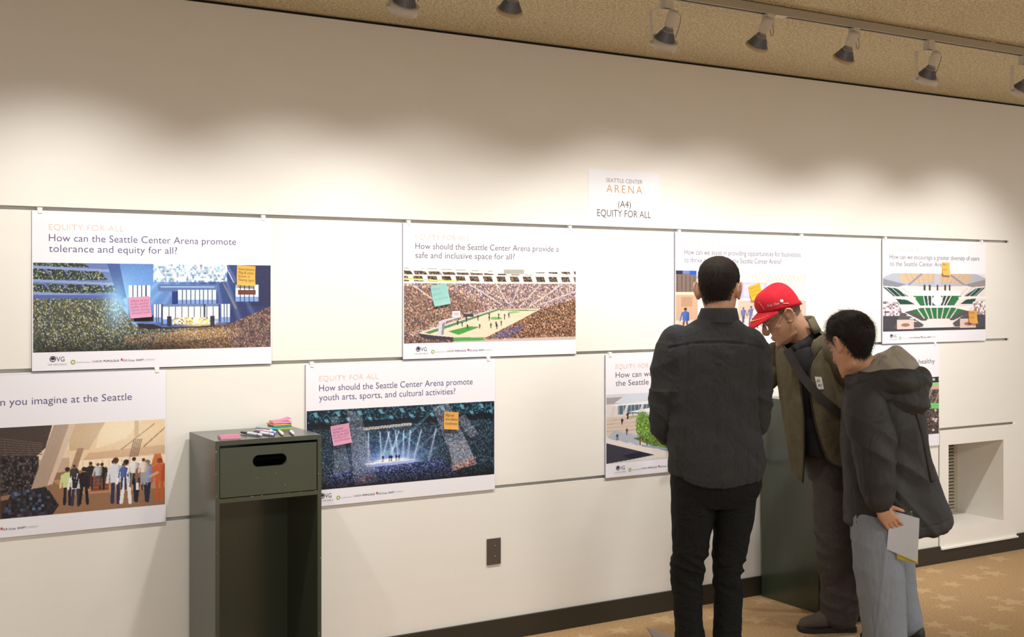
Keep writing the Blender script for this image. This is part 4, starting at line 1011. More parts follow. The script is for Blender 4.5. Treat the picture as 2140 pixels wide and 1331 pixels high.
def hair_shell(bm, M, zline, thick, z0=-.115, n=72, nz_=64):
    """scalp shell: kept where local z > zline(angle from the face, 0..pi); thick(angle, z) is its depth"""
    rows = []
    for k in range(nz_+1):
        z = z0 + (.1305-z0)*(1-(1-k/nz_)**1.6)
        outer = head_ring(z, 0.0, n); row = []
        for i, q in enumerate(outer):
            a = 2*PI*i/n; a = a if a <= PI else 2*PI-a
            t_ = thick(a, z); nrm = V((q.x, q.y*.8, max(0, z-.02)*1.3)).normalized()
            row.append((M @ (q+nrm*t_), M @ (q-nrm*.004), z > zline(a)))
        rows.append(row)
    vo, vi = {}, {}
    def vget(dct, k, i, which):
        if (k, i) not in dct: dct[(k, i)] = bm.verts.new(rows[k][i][which])
        return dct[(k, i)]
    for k in range(nz_):
        for i in range(n):
            j = (i+1) % n
            if rows[k][i][2] and rows[k][j][2] and rows[k+1][i][2] and rows[k+1][j][2]:
                bm.faces.new([vget(vo, *q, 0) for q in ((k, i), (k, j), (k+1, j), (k+1, i))])
    c = [vget(vo, nz_, i, 0) for i in range(n) if rows[nz_][i][2]]
    if len(c) == n: bm.faces.new(c)

def strands(bm, M, count, zline, thick, direction, length, width, seed=1, zmin=-.11, lift=.3, jitter=.4):
    """thin tapering locks rooted on the scalp; direction(angle, z, side) gives the combing direction in head space"""
    rng = random.Random(seed); done = 0; tries = 0
    while done < count and tries < count*8:
        tries += 1
        z = rng.uniform(zmin, .1305); 
        if rng.random() > .35 and z > .10: z = rng.uniform(.09, .1305)
        ring = head_ring(z, 0, 60); i = rng.randrange(60); q = ring[i].lerp(ring[(i+1) % 60], rng.random())
        a = 2*PI*i/60; side = 1 if a <= PI else -1; a = a if a <= PI else 2*PI-a
        if z < zline(a): continue
        nrm = V((q.x, q.y*.8, max(0, z-.02)*1.3)).normalized(); L = length(a, z)*rng.uniform(.6, 1.25)
        if L <= 0: continue
        dv = V(direction(a, z, side)) + V((rng.gauss(0, jitter), rng.gauss(0, jitter), rng.gauss(0, jitter)))
        dv = (dv - nrm*dv.dot(nrm)).normalized()
        p0 = q + nrm*(thick(a, z)*.7); p1 = p0 + dv*L*.5 + nrm*L*lift*.5; p2 = p0 + dv*L + nrm*L*lift*rng.uniform(.4, 1.1) - V((0, 0, L*.12))
        sd = dv.cross(nrm).normalized()*width*.5
        A = [M @ (p0+sd), M @ (p0-sd), M @ (p1-sd*.8), M @ (p1+sd*.8), M @ (p2)]
        v = [bm.verts.new(x) for x in A]; bm.faces.new(v[:4]); bm.faces.new((v[3], v[2], v[4])); done += 1

def shoe(name, parent, heel, toe, width, h, m_up, m_sole, z0=0.0):
    """low shoe from heel to toe (u, v), upper plus sole"""
    a, b = V((heel[0], heel[1], 0)), V((toe[0], toe[1], 0)); d = (b-a).normalized(); s = d.cross(V((0, 0, 1))); L = (b-a).length
    rows = [(-.01, .55, .55), (.02, .80, .90), (.12, .86, 1.0), (.30, .84, 1.0), (.42, .86, .97), (.55, .93, .82), (.72, 1.0, .63), (.88, .90, .52), (.96, .64, .44), (1.0, .30, .30)]
    bm = bmesh.new(); rings = []
    for t_, w_, hh in [tuple(r) for r in catmull(rows, 4)]:
        c = a + d*t_*L; hz = h*hh; ring = []
        for i in range(24):
            an = 2*PI*i/24; ca, sa = math.cos(an), math.sin(an)
            x = math.copysign(abs(ca)**.75, ca)*width/2*w_; zc = (z0+.018) + (hz-.018)*(.5+.5*math.copysign(abs(sa)**.7, sa))
            ring.append(c + s*x*(1-.25*max(0, sa)) + V((0, 0, zc)))
        rings.append(ring)
    skin_rings(bm, rings); up = obj(name, bm, m_up, parent, smooth=True)
    bm = bmesh.new(); rings = []
    for t_, w_, hh in [tuple(r) for r in catmull(rows, 4)]:
        c = a + d*(t_*(L+.012)-.006); wv = width/2*w_+.004
        rings.append([c + s*x + V((0, 0, z)) for x, z in ((-wv, z0+.003), (-wv*.96, z0), (wv*.96, z0), (wv, z0+.003), (wv, z0+.020), (wv*.8, z0+.024), (-wv*.8, z0+.024), (-wv, z0+.020))])
    skin_rings(bm, rings); obj('sole', bm, m_sole, up)
    return up

def band(bm, pts, nrms, width, thick=.002):
    """flat strap following pts; nrms outward normals, width across"""
    D = catmull([tuple(p)+tuple(n_) for p, n_ in zip(pts, nrms)], 5); rings = []
    for i, r in enumerate(D):
        p, n_ = V(r[:3]), V(r[3:]).normalized(); t_ = (V(D[min(i+1, len(D)-1)][:3]) - V(D[max(i-1, 0)][:3])).normalized()
        n_ = (n_ - t_*n_.dot(t_)).normalized(); s = t_.cross(n_)*width/2
        rings.append([p-s, p+s, p+s+n_*thick, p-s+n_*thick])
    skin_rings(bm, rings)

def person(label, px, py):
    return thing('person', label, 'person', (px, py, 0), -YAW)   # local x = to the right in the view, local y = away

def finish(name, me, m, parent): return link(name, me, m, parent, smooth=True)

from mathutils.bvhtree import BVHTree
def bvh_of(objs):
    vs_, fs = [], []
    for o in objs:
        k = len(vs_); vs_ += [v.co.copy() for v in o.data.vertices]; fs += [[i+k for i in p.vertices] for p in o.data.polygons]
    return BVHTree.FromPolygons(vs_, fs)
def surf_v(tree, u, z, off=.003, default=-.15):
    h = tree.ray_cast(V((u, -1.0, z)), V((0, 1, 0)))
    return (h[0].y-off, h[1]) if h[0] is not None else (default, V((0, -1, 0)))
def press_on(me, tree, off=.002, default=-.1):
    """lay a flat mesh (standing in the u-z plane) onto the near side of a surface"""
    for v in me.vertices: v.co.y = surf_v(tree, v.co.x, v.co.z, off + (v.co.y if False else 0), default)[0]
    me.update()
# ------------------------------------------------------------------ man in the dark denim shirt, seen from behind
random.seed(7)
M_SKIN1 = skin_mat('skin_light', (212, 164, 136))
M_DENIM = mat('charcoal_denim', (58, 58, 59), .9, .15, vary=.16, scale=190, stretch=(1, 1, .25), bump=.12, bscale=500, sheen=.03, fold=.40, fscale=5.5)
M_JEAN = mat('black_jeans', (27, 28, 28), .85, .2, vary=.22, scale=90, bump=.10, bscale=500, fold=.35, fscale=8, fstretch=(1, 1, 1.6))
M_HAIR1 = mat('hair_dark_brown', (42, 34, 29), .75, .2, vary=.22, scale=70)
M_SHOE1 = mat('shoe_black', (30, 28, 27), .5); M_SOLE = mat('shoe_sole', (40, 36, 32), .7)
B1 = (3.323, -.832)
P1 = person('man in a dark denim shirt and black jeans, seen from behind reading the wall', *B1)
HM1 = head_matrix((.026, .005, 1.617), (.36, .93), .10, size=1.085)

bm = bmesh.new()
add_head(bm, HM1)
tube(bm, [(.020, -.012, 1.44), (.022, -.016, 1.50), (.026, -.014, 1.57), (.028, -.002, 1.62)], [.060, .060, .0595, .058], 24, 4, ratio=1.0, side=(1, 0, 0))
loft(bm, [(.84, .012, .0, .150, .095), (.92, .01, 0, .150, .10), (1.05, 0, 0, .145, .095), (1.2, 0, 0, .16, .10), (1.34, .005, 0, .175, .09), (1.41, .01, 0, .12, .055), (1.45, .018, -.005, .06, .045)], 36, 4, 2.3)
for s in (-1, 1):
    cu = .005
    tube(bm, [(cu+s*.145, -.005, 1.385), (cu+s*.180, 0, 1.22), (cu+s*.176, .035, 1.055), (cu+s*.125, .18, 1.005), (cu+s*.075, .262, .985)], [.048, .040, .034, .030, .026], 16, 4)
    add_hand(bm, (cu+s*.07, .268, .984), (-s*.75, .45, -.25), (0, -.35, .9), -s, curl=(.5, .55, .6, .6))
for (pts, r) in (([(-.085, 0, .86), (-.084, -.002, .70), (-.100, -.005, .50), (-.108, .005, .40), (-.106, .01, .25), (-.100, .015, .10)], [.082, .074, .054, .050, .046, .036]),
                 ([(.090, .01, .86), (.094, .012, .70), (.078, .02, .50), (.071, .03, .40), (.072, .035, .25), (.068, .04, .10)], [.082, .074, .054, .050, .046, .036])):
    tube(bm, pts, r, 18, 4)
for u, v in ((-.100, .015), (.068, .04)):
    tube(bm, [(u, v-.02, .065), (u+.0, v+.05, .055), (u+.005, v+.14, .040)], [.030, .026, .020], 14, 3)
body = finish('body', remesh(bm, .0036, 3), M_SKIN1, P1)

# hair: cropped, faded towards the nape and the ears
def zl1(a):
    d = math.degrees(a)
    T = ((0, .088), (45, .075), (65, .035), (80, .006), (92, .020), (105, .030), (116, .0), (130, -.036), (150, -.054), (180, -.060))
    for (x0, y0), (x1, y1) in zip(T, T[1:]):
        if x0 <= d <= x1: return y0+(y1-y0)*(d-x0)/(x1-x0)
    return T[-1][1]
def th1(a, z):
    f = min(1, max(0, (z-zl1(a))/.09)); return .0008 + .011*f*(.75+.25*min(1, max(0, z/.1)))
bm = bmesh.new(); hair_shell(bm, HM1, lambda a: zl1(a)+(.014 if a > 1.9 else 0), th1)
comb1 = lambda a, z, s: (0, -.5, -.8) if z < .08 else (.15*s, .6, -.2)
strands(bm, HM1, 6200, lambda a: zl1(a)-.026, th1, comb1, lambda a, z: (.005 if random.random() < (1+(z-zl1(a))/.026)**1.3 else 0) if z < zl1(a) else .006+.011*min(1, max(0, (z-zl1(a))/.06)), .0013, 5, lift=.18)
strands(bm, HM1, 2600, lambda a: zl1(a)-.03 if a > 1.7 else .2, th1, comb1, lambda a, z: .0055 if z < zl1(a)+.02 and random.random() < (1+min(0, z-zl1(a))/.03)**1.2 else 0, .0013, 15, lift=.15)
strands(bm, HM1, 160, lambda a: .085, th1, lambda a, z, s: (-.5, .7, .2), lambda a, z: .020, .0015, 6, lift=.55)
obj('hair', bm, M_HAIR1, P1, smooth=True)

# shirt
def hem1(a):   # shirt tails: long behind and in front, cut up at the sides
    return .050*abs(math.cos(a))**2.2
bm = bmesh.new()
rows = catmull([(.802, .014, .0, .196, .140), (.87, .016, 0, .199, .142), (.96, .006, 0, .194, .136), (1.05, -.003, 0, .188, .128), (1.18, -.004, 0, .192, .124), (1.30, 0, 0, .200, .122), (1.37, .004, 0, .202, .115), (1.415, .006, -.003, .190, .102), (1.452, .010, -.008, .155, .090), (1.483, .014, -.014, .112, .080), (1.505, .018, -.016, .082, .074)], 4)
rings = []
for k, r in enumerate(rows):
    f = max(0, 1-k/6)
    rings.append(ringpts((r[1], r[2], r[0]), (r[3], 0, 0), (0, r[4], 0), 64, 2.35, (lambda a, f=f: (hem1(a)-.004)*f)))
skin_rings(bm, rings)
for s, pts in ((-1, [(-.150, -.004, 1.405), (-.188, -.004, 1.34), (-.204, 0, 1.20), (-.202, .03, 1.06), (-.176, .105, 1.005), (-.125, .19, .995), (-.078, .255, .985)]),
               (1, [(.152, -.004, 1.400), (.174, -.004, 1.335), (.186, 0, 1.20), (.182, .03, 1.07), (.158, .105, 1.01), (.125, .19, 1.0), (.086, .255, .985)])):
    tube(bm, pts, [.070, .068, .059, .056, .053, .047, .040], 26, 5)
shirt_me = remesh(bm, .0052, 5)
def fold1(p):
    x, y, z = p
    back = max(0, -y)*6; side = abs(x)
    d = .008*ridge(x*9, y*4, z*2.2+3) * (.4+.6*min(1, back)) * (1 if z < 1.40 else .3)
    d += .007*ridge(x*6+z*5*math.copysign(1, x), y*5, z*7) * min(1, max(0, side-.09)*9)
    d += .003*nz(x*26, y*22, z*18)
    if abs(x) > .16 and z < 1.2: d += .008*ridge(x*8, y*8, z*15+x*12)
    # yoke seam across the shoulder blades and box pleat lines
    zs = 1.405 - .9*abs(x)**2.2
    if y < 0 and abs(x) < .2: d -= .005*math.exp(-((z-zs)/.0045)**2); d += .0015*math.exp(-((z-zs-.009)/.005)**2)
    if y < 0 and z < zs:
        for xs in (-.135, .130): d -= .004*math.exp(-((x-xs-.01*math.sin(z*6))/.006)**2)
    zh = .802 + hem1(math.atan2(y/.14, (x-.014)/.2)) - .004
    if z < 1.0: d -= .0025*math.exp(-((z-zh-.012)/.0025)**2)
    return d
displace(shirt_me, fold1)
finish('shirt', shirt_me, M_DENIM, P1)
bm = bmesh.new()                                                      # folded collar
def collar_ring(z, ru, rv, cu, cv, fall): return ringpts((cu, cv, z), (ru, 0, 0), (0, rv, 0), 48, 2.1, lambda a: fall*max(0, math.sin(a)))
skin_rings(bm, [collar_ring(1.488, .092, .086, .018, -.014, -.05), collar_ring(1.510, .088, .083, .019, -.016, -.05), collar_ring(1.532, .081, .078, .021, -.018, -.045), collar_ring(1.546, .077, .0745, .022, -.019, -.04), collar_ring(1.549, .073, .071, .022, -.019, -.04), collar_ring(1.535, .069, .067, .022, -.018, -.04), collar_ring(1.49, .068, .066, .020, -.016, -.05)], caps=False)
cm = obj('collar', bm, M_DENIM, P1, smooth=True)

# jeans
bm = bmesh.new()
loft(bm, [(.70, .010, .002, .150, .098), (.76, .012, 0, .186, .118), (.84, .013, -.002, .190, .122), (.93, .010, 0, .178, .115), (.97, .010, 0, .172, .11)], 40, 4, 2.4)
tube(bm, [(-.082, -.002, .80), (-.084, -.004, .70), (-.094, -.008, .585), (-.102, -.004, .49), (-.1085, .004, .43), (-.108, .006, .34), (-.104, .010, .22), (-.098, .014, .12), (-.096, .018, .055)],
     [.098, .095, .081, .072, .066, .062, .058, .059, .060], 28, 5)
tube(bm, [(.090, .006, .80), (.0955, .010, .70), (.083, .014, .585), (.073, .022, .49), (.0685, .030, .43), (.070, .032, .34), (.072, .036, .22), (.067, .040, .12), (.066, .043, .055)],
     [.098, .092, .078, .068, .063, .060, .058, .057, .058], 28, 5)
jm = remesh(bm, .0048, 4)
def fold2(p):
    x, y, z = p
    k = math.exp(-((z-.43)/.10)**2); low = math.exp(-((z-.10)/.07)**2)
    d = k*(.014*ridge(x*5+.7, y*6, z*20+x*9)-.003) + low*.009*ridge(x*6, y*6, z*26)
    d += .004*ridge(x*7+z*4, y*6, z*5+9) + .002*nz(x*30, y*30, z*24)
    if y < 0 and .62 < z < .84: d -= .003*math.exp(-((x-.012)/.006)**2)
    return d
displace(jm, fold2)
finish('jeans', jm, M_JEAN, P1)
shoe('shoe', P1, (-.103, -.055), (-.095, .225), .100, .085, M_SHOE1, M_SOLE); shoe('shoe', P1, (.062, -.03), (.085, .25), .100, .085, M_SHOE1, M_SOLE)
# ------------------------------------------------------------------ man in the red cap and open olive jacket, leaning to the left
M_SKIN2 = skin_mat('skin_tan', (186, 142, 114))
M_OLIVE = mat('olive_jacket', (98, 90, 70), .8, .2, vary=.10, scale=60, bump=.06, bscale=420, fold=.35, fscale=5)
M_LINING = mat('jacket_lining', (40, 36, 32), .8); M_BLACK = mat('black_shirt_cloth', (38, 36, 38), .85, .2, vary=.15, scale=80)
M_BROWN2 = mat('brown_grey_trousers', (76, 70, 67), .85, .2, vary=.12, scale=80, bump=.05, bscale=420, fold=.35, fscale=6, fstretch=(1, 1, .9))
M_RED = mat('red_cap_cotton', (186, 32, 46), .8, .2, vary=.08, scale=120, bump=.06, bscale=700)
M_GOLD = mat('gold_thread', (222, 178, 92), .5); M_SILVER = mat('pin_silver', (190, 180, 160), .35, metal=.6)
M_STRAP = mat('strap_webbing', (54, 48, 46), .7, vary=.1, scale=200); M_SHOE2 = mat('brown_suede', (84, 72, 64), .85, vary=.12, scale=60)
P2 = person('man in a red cap and open olive jacket, leaning left over the others', 4.169, -.720)
HM2 = head_matrix((-.246, .0, 1.500), (-1, -.04), math.radians(29))

bm = bmesh.new(); add_head(bm, HM2)
tube(bm, [(-.135, .035, 1.33), (-.155, .030, 1.40), (-.195, .015, 1.455), (-.222, .005, 1.50)], [.070, .068, .066, .064], 24, 4, ratio=1.0, side=(0, 1, 0))
ellipsoid(bm, (-.228, .0, 1.425), (.022, .02, .028), None, 12)                # throat
loft(bm, [(.80, .005, .05, .125, .115), (.92, -.015, .04, .120, .105), (1.05, -.055, .03, .115, .10), (1.2, -.09, .03, .110, .10), (1.29, -.115, .03, .085, .09), (1.35, -.132, .03, .055, .06)], 36, 4, 2.2)
tube(bm, [(-.215, .12, 1.325), (-.335, .12, 1.185), (-.46, .19, 1.140), (-.53, .235, 1.125)], [.046, .040, .034, .027], 16, 4)
add_hand(bm, (-.535, .24, 1.124), (-.85, .45, -.2), (0, 0, -1), 1, curl=(.6, .75, .85, .9))
tube(bm, [(-.03, -.07, 1.325), (.075, -.012, 1.09), (.118, .02, .90), (.125, .03, .86)], [.044, .040, .034, .027], 16, 4)
add_hand(bm, (.125, .032, .855), (.05, .1, -1), (.9, .3, 0), -1)
tube(bm, [(.005, .0, .84), (.006, .0, .62), (.014, .01, .44), (.030, .03, .235), (.036, .045, .08)], [.095, .082, .066, .054, .044], 18, 4)
tube(bm, [(.03, .13, .84), (.10, .16, .62), (.165, .19, .44), (.195, .22, .235), (.20, .235, .08)], [.092, .082, .066, .054, .044], 18, 4)
for u, v in ((.036, .045), (.20, .235)): tube(bm, [(u+.01, v, .06), (u-.06, v-.003, .055), (u-.14, v-.01, .040)], [.030, .024, .018], 14, 3)
finish('body', remesh(bm, .0036, 3), M_SKIN2, P2)
# eyes
M_EYE = mat('eye_white', (222, 214, 204), .2); M_IRIS = mat('iris_dark', (40, 28, 22), .2)
for s in (-1, 1):
    bm = bmesh.new(); ellipsoid(bm, HM2 @ V((s*.031, .0845, .0125)), (.0085, .0085, .0055), HM2.to_3x3(), 12); e = obj('eye', bm, M_EYE, P2, smooth=True)
    bm = bmesh.new(); ellipsoid(bm, HM2 @ V((s*.031, .0915, .0105)), (.0035, .0020, .0035), HM2.to_3x3(), 10); obj('iris', bm, M_IRIS, e, smooth=True)
# cropped grey hair
M_HAIR2 = mat('hair_grey_stubble', (112, 94, 76), .8, vary=.25, scale=120)
def zl2(a):
    d = math.degrees(a)
    T = ((0, .09), (60, .05), (78, .012), (92, .030), (108, .026), (120, -.010), (140, -.050), (180, -.060))
    for (x0, y0), (x1, y1) in zip(T, T[1:]):
        if x0 <= d <= x1: return y0+(y1-y0)*(d-x0)/(x1-x0)
    return T[-1][1]
bm = bmesh.new(); th2 = lambda a, z: .0004+.0022*min(1, max(0, (z-zl2(a))/.05))
hair_shell(bm, HM2, zl2, th2)
strands(bm, HM2, 2600, lambda a: zl2(a)-.008, th2, lambda a, z, s: (0, -.7, -.7), lambda a, z: .006, .0011, 9, lift=.25)
obj('hair', bm, M_HAIR2, P2, smooth=True)

# cap
def cap_pt(a, k, n=12, grow=.0075):
    """point on the crown: a angle from the face, k = 0 edge .. n button"""
    t_ = k/n*PI/2; c, s = math.cos(a), math.sin(a); p = 2.15
    zb = .040 + .030*c
    ring = head_ring(max(zb, .036), grow, 120); i = (a % (2*PI))/(2*PI)*120; i0 = int(i) % 120; q = ring[i0].lerp(ring[(i0+1) % 120], i-int(i))
    f = max(math.cos(t_), 0)**.62; cx, cy = 0, -.004
    bulge = 1 + (.05 if c > 0 else .02)*math.sin(2*t_)
    return V((cx+(q.x-cx)*f*bulge, cy+(q.y-cy)*f*bulge, zb+(.157-.004*c-zb)*math.sin(t_)**.92))
bm = bmesh.new(); na, nk = 72, 14; g_ = {}
def cv_(i, k):
    i %= na
    if k == nk: i = 0
    if (i, k) not in g_: g_[(i, k)] = bm.verts.new(HM2 @ cap_pt(2*PI*i/na, k, nk))
    return g_[(i, k)]
for i in range(na):
    d_ = abs(((360*(i+.5)/na)-180))
    for k in range(nk):
        if d_ < 26 and 1 <= k and k < 1+4.2*math.cos(d_/26*PI/2): continue
        f = [cv_(i, k), cv_(i+1, k), cv_(i+1, k+1), cv_(i, k+1)]
        if k == nk-1: f = f[:3]
        bm.faces.new(f)
bmesh.ops.recalc_face_normals(bm, faces=bm.faces[:])
bmesh.ops.solidify(bm, geom=bm.faces[:], thickness=-.0022)
cap = obj('cap', bm, M_RED, P2, smooth=True)
bm = bmesh.new(); ellipsoid(bm, HM2 @ V((0, -.004, .1555)), (.007, .007, .004), HM2.to_3x3(), 10); obj('cap_button', bm, M_RED, cap, smooth=True)
bm = bmesh.new(); rows = []
for j in range(9):
    row = []
    for i in range(25):
        a = math.radians(-74+148*i/24); q = cap_pt(a, 0, 14, .0085); ext = .082*(1-abs((a)/math.radians(74))**2.6)*j/8
        row.append(V((q.x*(1+.02*j/8), q.y+ext, q.z + .004 - .20*ext - .55*ext*ext*8 - 1.9*q.x*q.x*(j/8+.15))))
    rows.append([bm.verts.new(HM2 @ q) for q in row])
for a, b in zip(rows, rows[1:]):
    for i in range(24): bm.faces.new((a[i], a[i+1], b[i+1], b[i]))
bmesh.ops.recalc_face_normals(bm, faces=bm.faces[:]); bmesh.ops.solidify(bm, geom=bm.faces[:], thickness=.0032)
brim = obj('brim', bm, M_RED, cap, smooth=True)
bm = bmesh.new()
band(bm, [HM2 @ (cap_pt(math.radians(a), 0, 14, .0088)+V((0, 0, .008))) for a in range(150, 211, 6)], [HM2.to_3x3() @ V((math.sin(math.radians(a)), math.cos(math.radians(a)), 0)) for a in range(150, 211, 6)], .016, .002)
obj('cap_strap', bm, M_RED, cap, smooth=True)
def leaf(bm, p, d, n_, L, w_):
    d = V(d).normalized(); n_ = V(n_).normalized(); s = d.cross(n_).normalized(); r = []
    for t_, q in ((0, .05), (.25, .8), (.5, 1), (.75, .7), (1, .05)): r.append([V(p)+d*L*t_+s*w_*q*math.cos(2*PI*j/8)+n_*(.0008+.0012*q*math.sin(2*PI*j/8)) for j in range(8)])
    skin_rings(bm, r)
tb = bvh_of([brim]); bm = bmesh.new()                               # gold laurel on the near half of the peak
R3 = HM2.to_3x3()
for k in range(9):
    for s in (-1, 1):
        lx, ly = -.052+.0045*k*s*0, .105+.0075*k
        a = math.radians(-58+6*k); q = cap_pt(a, 0, 14, .0085); e_ = .045*(1-abs(a/math.radians(74))**2.6); P0 = V((q.x, q.y+e_, .2))
        o_ = HM2 @ P0; h = tb.ray_cast(o_, -(R3 @ V((0, 0, 1))))
        if h[0] is not None: leaf(bm, h[0]+R3 @ V((0, 0, .0008)), R3 @ V((.55, .6*s+.35, 0)), R3 @ V((0, 0, 1)), .011, .0028)
obj('laurel_embroidery', bm, M_GOLD, brim, smooth=True)
tc = bvh_of([cap])
me = text_mesh('Sea', .024, .012, .02, shear=.3, x=-.338, z=1.546, y=0, rot=.25); press_on(me, tc, .0025); link('cap_pin', me, M_SILVER, cap)
me = text_mesh('Dog', .026, .012, .02, shear=.3, x=-.308, z=1.554, y=0, rot=.2); press_on(me, tc, .0025); link('cap_pin', me, M_SILVER, cap)
v_, n_ = surf_v(tc, -.272, 1.574, .0); bm = bmesh.new()
lathe(bm, [(0, 0), (.008, 0), (.0085, .0015), (.006, .003), (0, .0032)], 18, Matrix.Translation((-.272, v_, 1.574)) @ n_.to_track_quat('Z', 'Y').to_matrix().to_4x4()); obj('cap_pin', bm, mat('pin_enamel', (226, 220, 206), .3), cap, smooth=True)
bm = bmesh.new()
for k in range(5):
    u, z = -.268+.0055*k, 1.562+.001*k; v_, n_ = surf_v(tc, u, z, .001); leaf(bm, (u, v_, z), (1, 0, .2-.15*k), n_, .010, .002)
obj('cap_pin', bm, M_GOLD, cap, smooth=True)
bm = bmesh.new()
for k in range(7):
    u, z = -.371+.0035*k, 1.572-.0055*k; v_, n_ = surf_v(tc, u, z, .0008, None) if False else surf_v(tc, u, z, .0008, 9)
    if v_ < 5: leaf(bm, (u, v_, z), (.4, 0, -1), n_, .005, .0012)
obj('front_embroidery', bm, M_GOLD, cap, smooth=True)

# glasses
M_WIRE = mat('glasses_wire', (70, 62, 56), .35, metal=.6); M_GLASS = mat('lens_glass', (235, 240, 245), .05, .5, alpha=.18)
bm = bmesh.new()
for s in (-1, 1):
    loop = [HM2 @ V((s*(.033+.025*math.cos(a)), .104-.006*abs(math.cos(a)) , .006+.019*math.sin(a))) for a in [2*PI*k/20 for k in range(21)]]
    tube(bm, loop, [.0011]*21, 6, 1)
    tube(bm, [HM2 @ V(q) for q in ((s*.057, .098, .012), (s*.076, .085, .016), (s*.0805, .03, .024), (s*.083, -.008, .032), (s*.079, -.03, .020), (s*.077, -.045, .004))], [.0013, .0015, .0015, .0018, .002, .0016], 6, 4)
tube(bm, [HM2 @ V(q) for q in ((-.009, .103, .008), (0, .107, .011), (.009, .103, .008))], [.0011]*3, 6, 3)
gl = obj('glasses', bm, M_WIRE, P2, smooth=True)
for s in (-1, 1):
    bm = bmesh.new(); L_ = [HM2 @ V((s*(.033+.024*math.cos(a)), .104-.006*abs(math.cos(a)), .006+.018*math.sin(a))) for a in [2*PI*k/24 for k in range(24)]]
    a_ = [bm.verts.new(q) for q in L_]; bm.faces.new(a_); bmesh.ops.solidify(bm, geom=bm.faces[:], thickness=.001); obj('lens', bm, M_GLASS, gl)

# dark shirt under the jacket
bm = bmesh.new()
loft(bm, [(.845, -.010, .02, .140, .135), (.93, -.028, .02, .138, .128), (1.05, -.062, .02, .135, .122), (1.2, -.095, .025, .136, .125), (1.28, -.118, .028, .122, .125), (1.335, -.135, .030, .098, .105), (1.372, -.146, .032, .074, .080)], 44, 4, 2.2)
sm2 = remesh(bm, .006, 4)
displace(sm2, lambda p: .005*ridge(p[0]*9, p[1]*9, p[2]*4)+.003*nz(p[0]*20, p[1]*20, p[2]*12))
shirt2 = finish('shirt', sm2, M_BLACK, P2)
bm = bmesh.new()                                                       # open shirt collar
for sgn, a0, a1 in ((1, -112, 40), (-1, 40, 205)):
    pass
rows = []
for z, g, dz in ((1.360, .006, 0), (1.388, .004, 0), (1.410, .008, 0), (1.392, .018, 0), (1.366, .026, 0)):
    row = []
    for k in range(33):
        a = math.radians(-118+318*k/32); back = max(0, math.cos(a)); r_ = .069+g
        row.append(V((-.152-(z-1.36)*.45+r_*1.02*math.cos(a), .028+r_*math.sin(a), z - .022 + .050*back - (.020 if abs(a-math.radians(41)) > math.radians(140) else 0))))
    rows.append([bm.verts.new(q) for q in row])
for a, b in zip(rows, rows[1:]):
    for i in range(32): bm.faces.new((a[i], a[i+1], b[i+1], b[i]))
bmesh.ops.recalc_face_normals(bm, faces=bm.faces[:]); thicken(bm, .003); obj('shirt_collar', bm, M_BLACK, P2, smooth=True)

# open jacket: a shell that leaves a gap down the front
JR = [(1.430, -.142, .030, .088, .090, -168, -46), (1.395, -.134, .030, .122, .124, -166, -58), (1.345, -.122, .028, .146, .150, -146, -86), (1.277, -.112, .024, .152, .152, -124, -104), (1.150, -.092, .022, .156, .152, -125, -111),
      (1.030, -.068, .022, .162, .160, -128, -113), (.900, -.046, .022, .166, .155, -134, -107), (.800, -.028, .022, .170, .155, -141, -98), (.745, -.020, .022, .172, .155, -146, -91)]
JD = catmull(JR, 6); bm = bmesh.new(); rows = []; NA = 72
for k, r in enumerate(JD):
    z, cu, cv, ru, rv, aR, aL = r; a0, a1 = math.radians(aL), math.radians(aR+360); row = []
    hem = max(0, (k-len(JD)+10)/9)
    for i in range(NA+1):
        t_ = i/NA; a = a0+(a1-a0)*t_
        zz = z + hem*(.055*(1-t_**6) - .020*math.exp(-((t_-1)/.06)**2) + .02*math.exp(-(t_/.05)**2))
        f = 1 + .085*ridge(math.cos(a)*2.6, math.sin(a)*2.6, z*1.4)*min(1, (1.43-z)*5) + .012*nz(math.cos(a)*9, math.sin(a)*9, z*6)
        row.append(bm.verts.new((cu+ru*f*math.cos(a), cv+rv*f*math.sin(a), zz)))
    rows.append(row)
for a, b in zip(rows, rows[1:]):
    for i in range(NA): bm.faces.new((a[i], a[i+1], b[i+1], b[i]))
edgesL = [[r[0].co.copy() for r in rows], [r[NA].co.copy() for r in rows]]
bmesh.ops.recalc_face_normals(bm, faces=bm.faces[:])
thicken(bm, .005)
def sleeve(bm, pts, rad):
    t0 = bmesh.new(); tube(t0, pts, rad, 26, 6)
    bmesh.ops.recalc_face_normals(t0, faces=t0.faces[:])
    m_ = bpy.data.meshes.new('t'); t0.to_mesh(m_); t0.free()
    displace(m_, lambda p: -.004+.014*ridge(p[0]*9+p[2]*7, p[1]*8, p[2]*11)+.003*nz(p[0]*24, p[1]*24, p[2]*24)); bm.from_mesh(m_); bpy.data.meshes.remove(m_)
sleeve(bm, [(-.19, .115, 1.345), (-.245, .13, 1.295), (-.325, .125, 1.185), (-.42, .175, 1.150), (-.515, .23, 1.128)], [.066, .072, .066, .056, .044])
sleeve(bm, [(-.06, -.06, 1.345), (-.018, -.06, 1.28), (.072, -.01, 1.09), (.105, .01, .97), (.124, .03, .88)], [.066, .072, .064, .056, .046])
jk = obj('jacket', bm, M_OLIVE, P2, smooth=True)
for n_, L_ in (('zip_tape', edgesL[0]), ('zip_tape', edgesL[1])):
    bm = bmesh.new(); tube(bm, L_[4:], [.0042]*(len(L_)-4), 6, 1); obj(n_, bm, M_LINING, jk, smooth=True)
bm = bmesh.new(); rows = []                                            # stand collar of the jacket
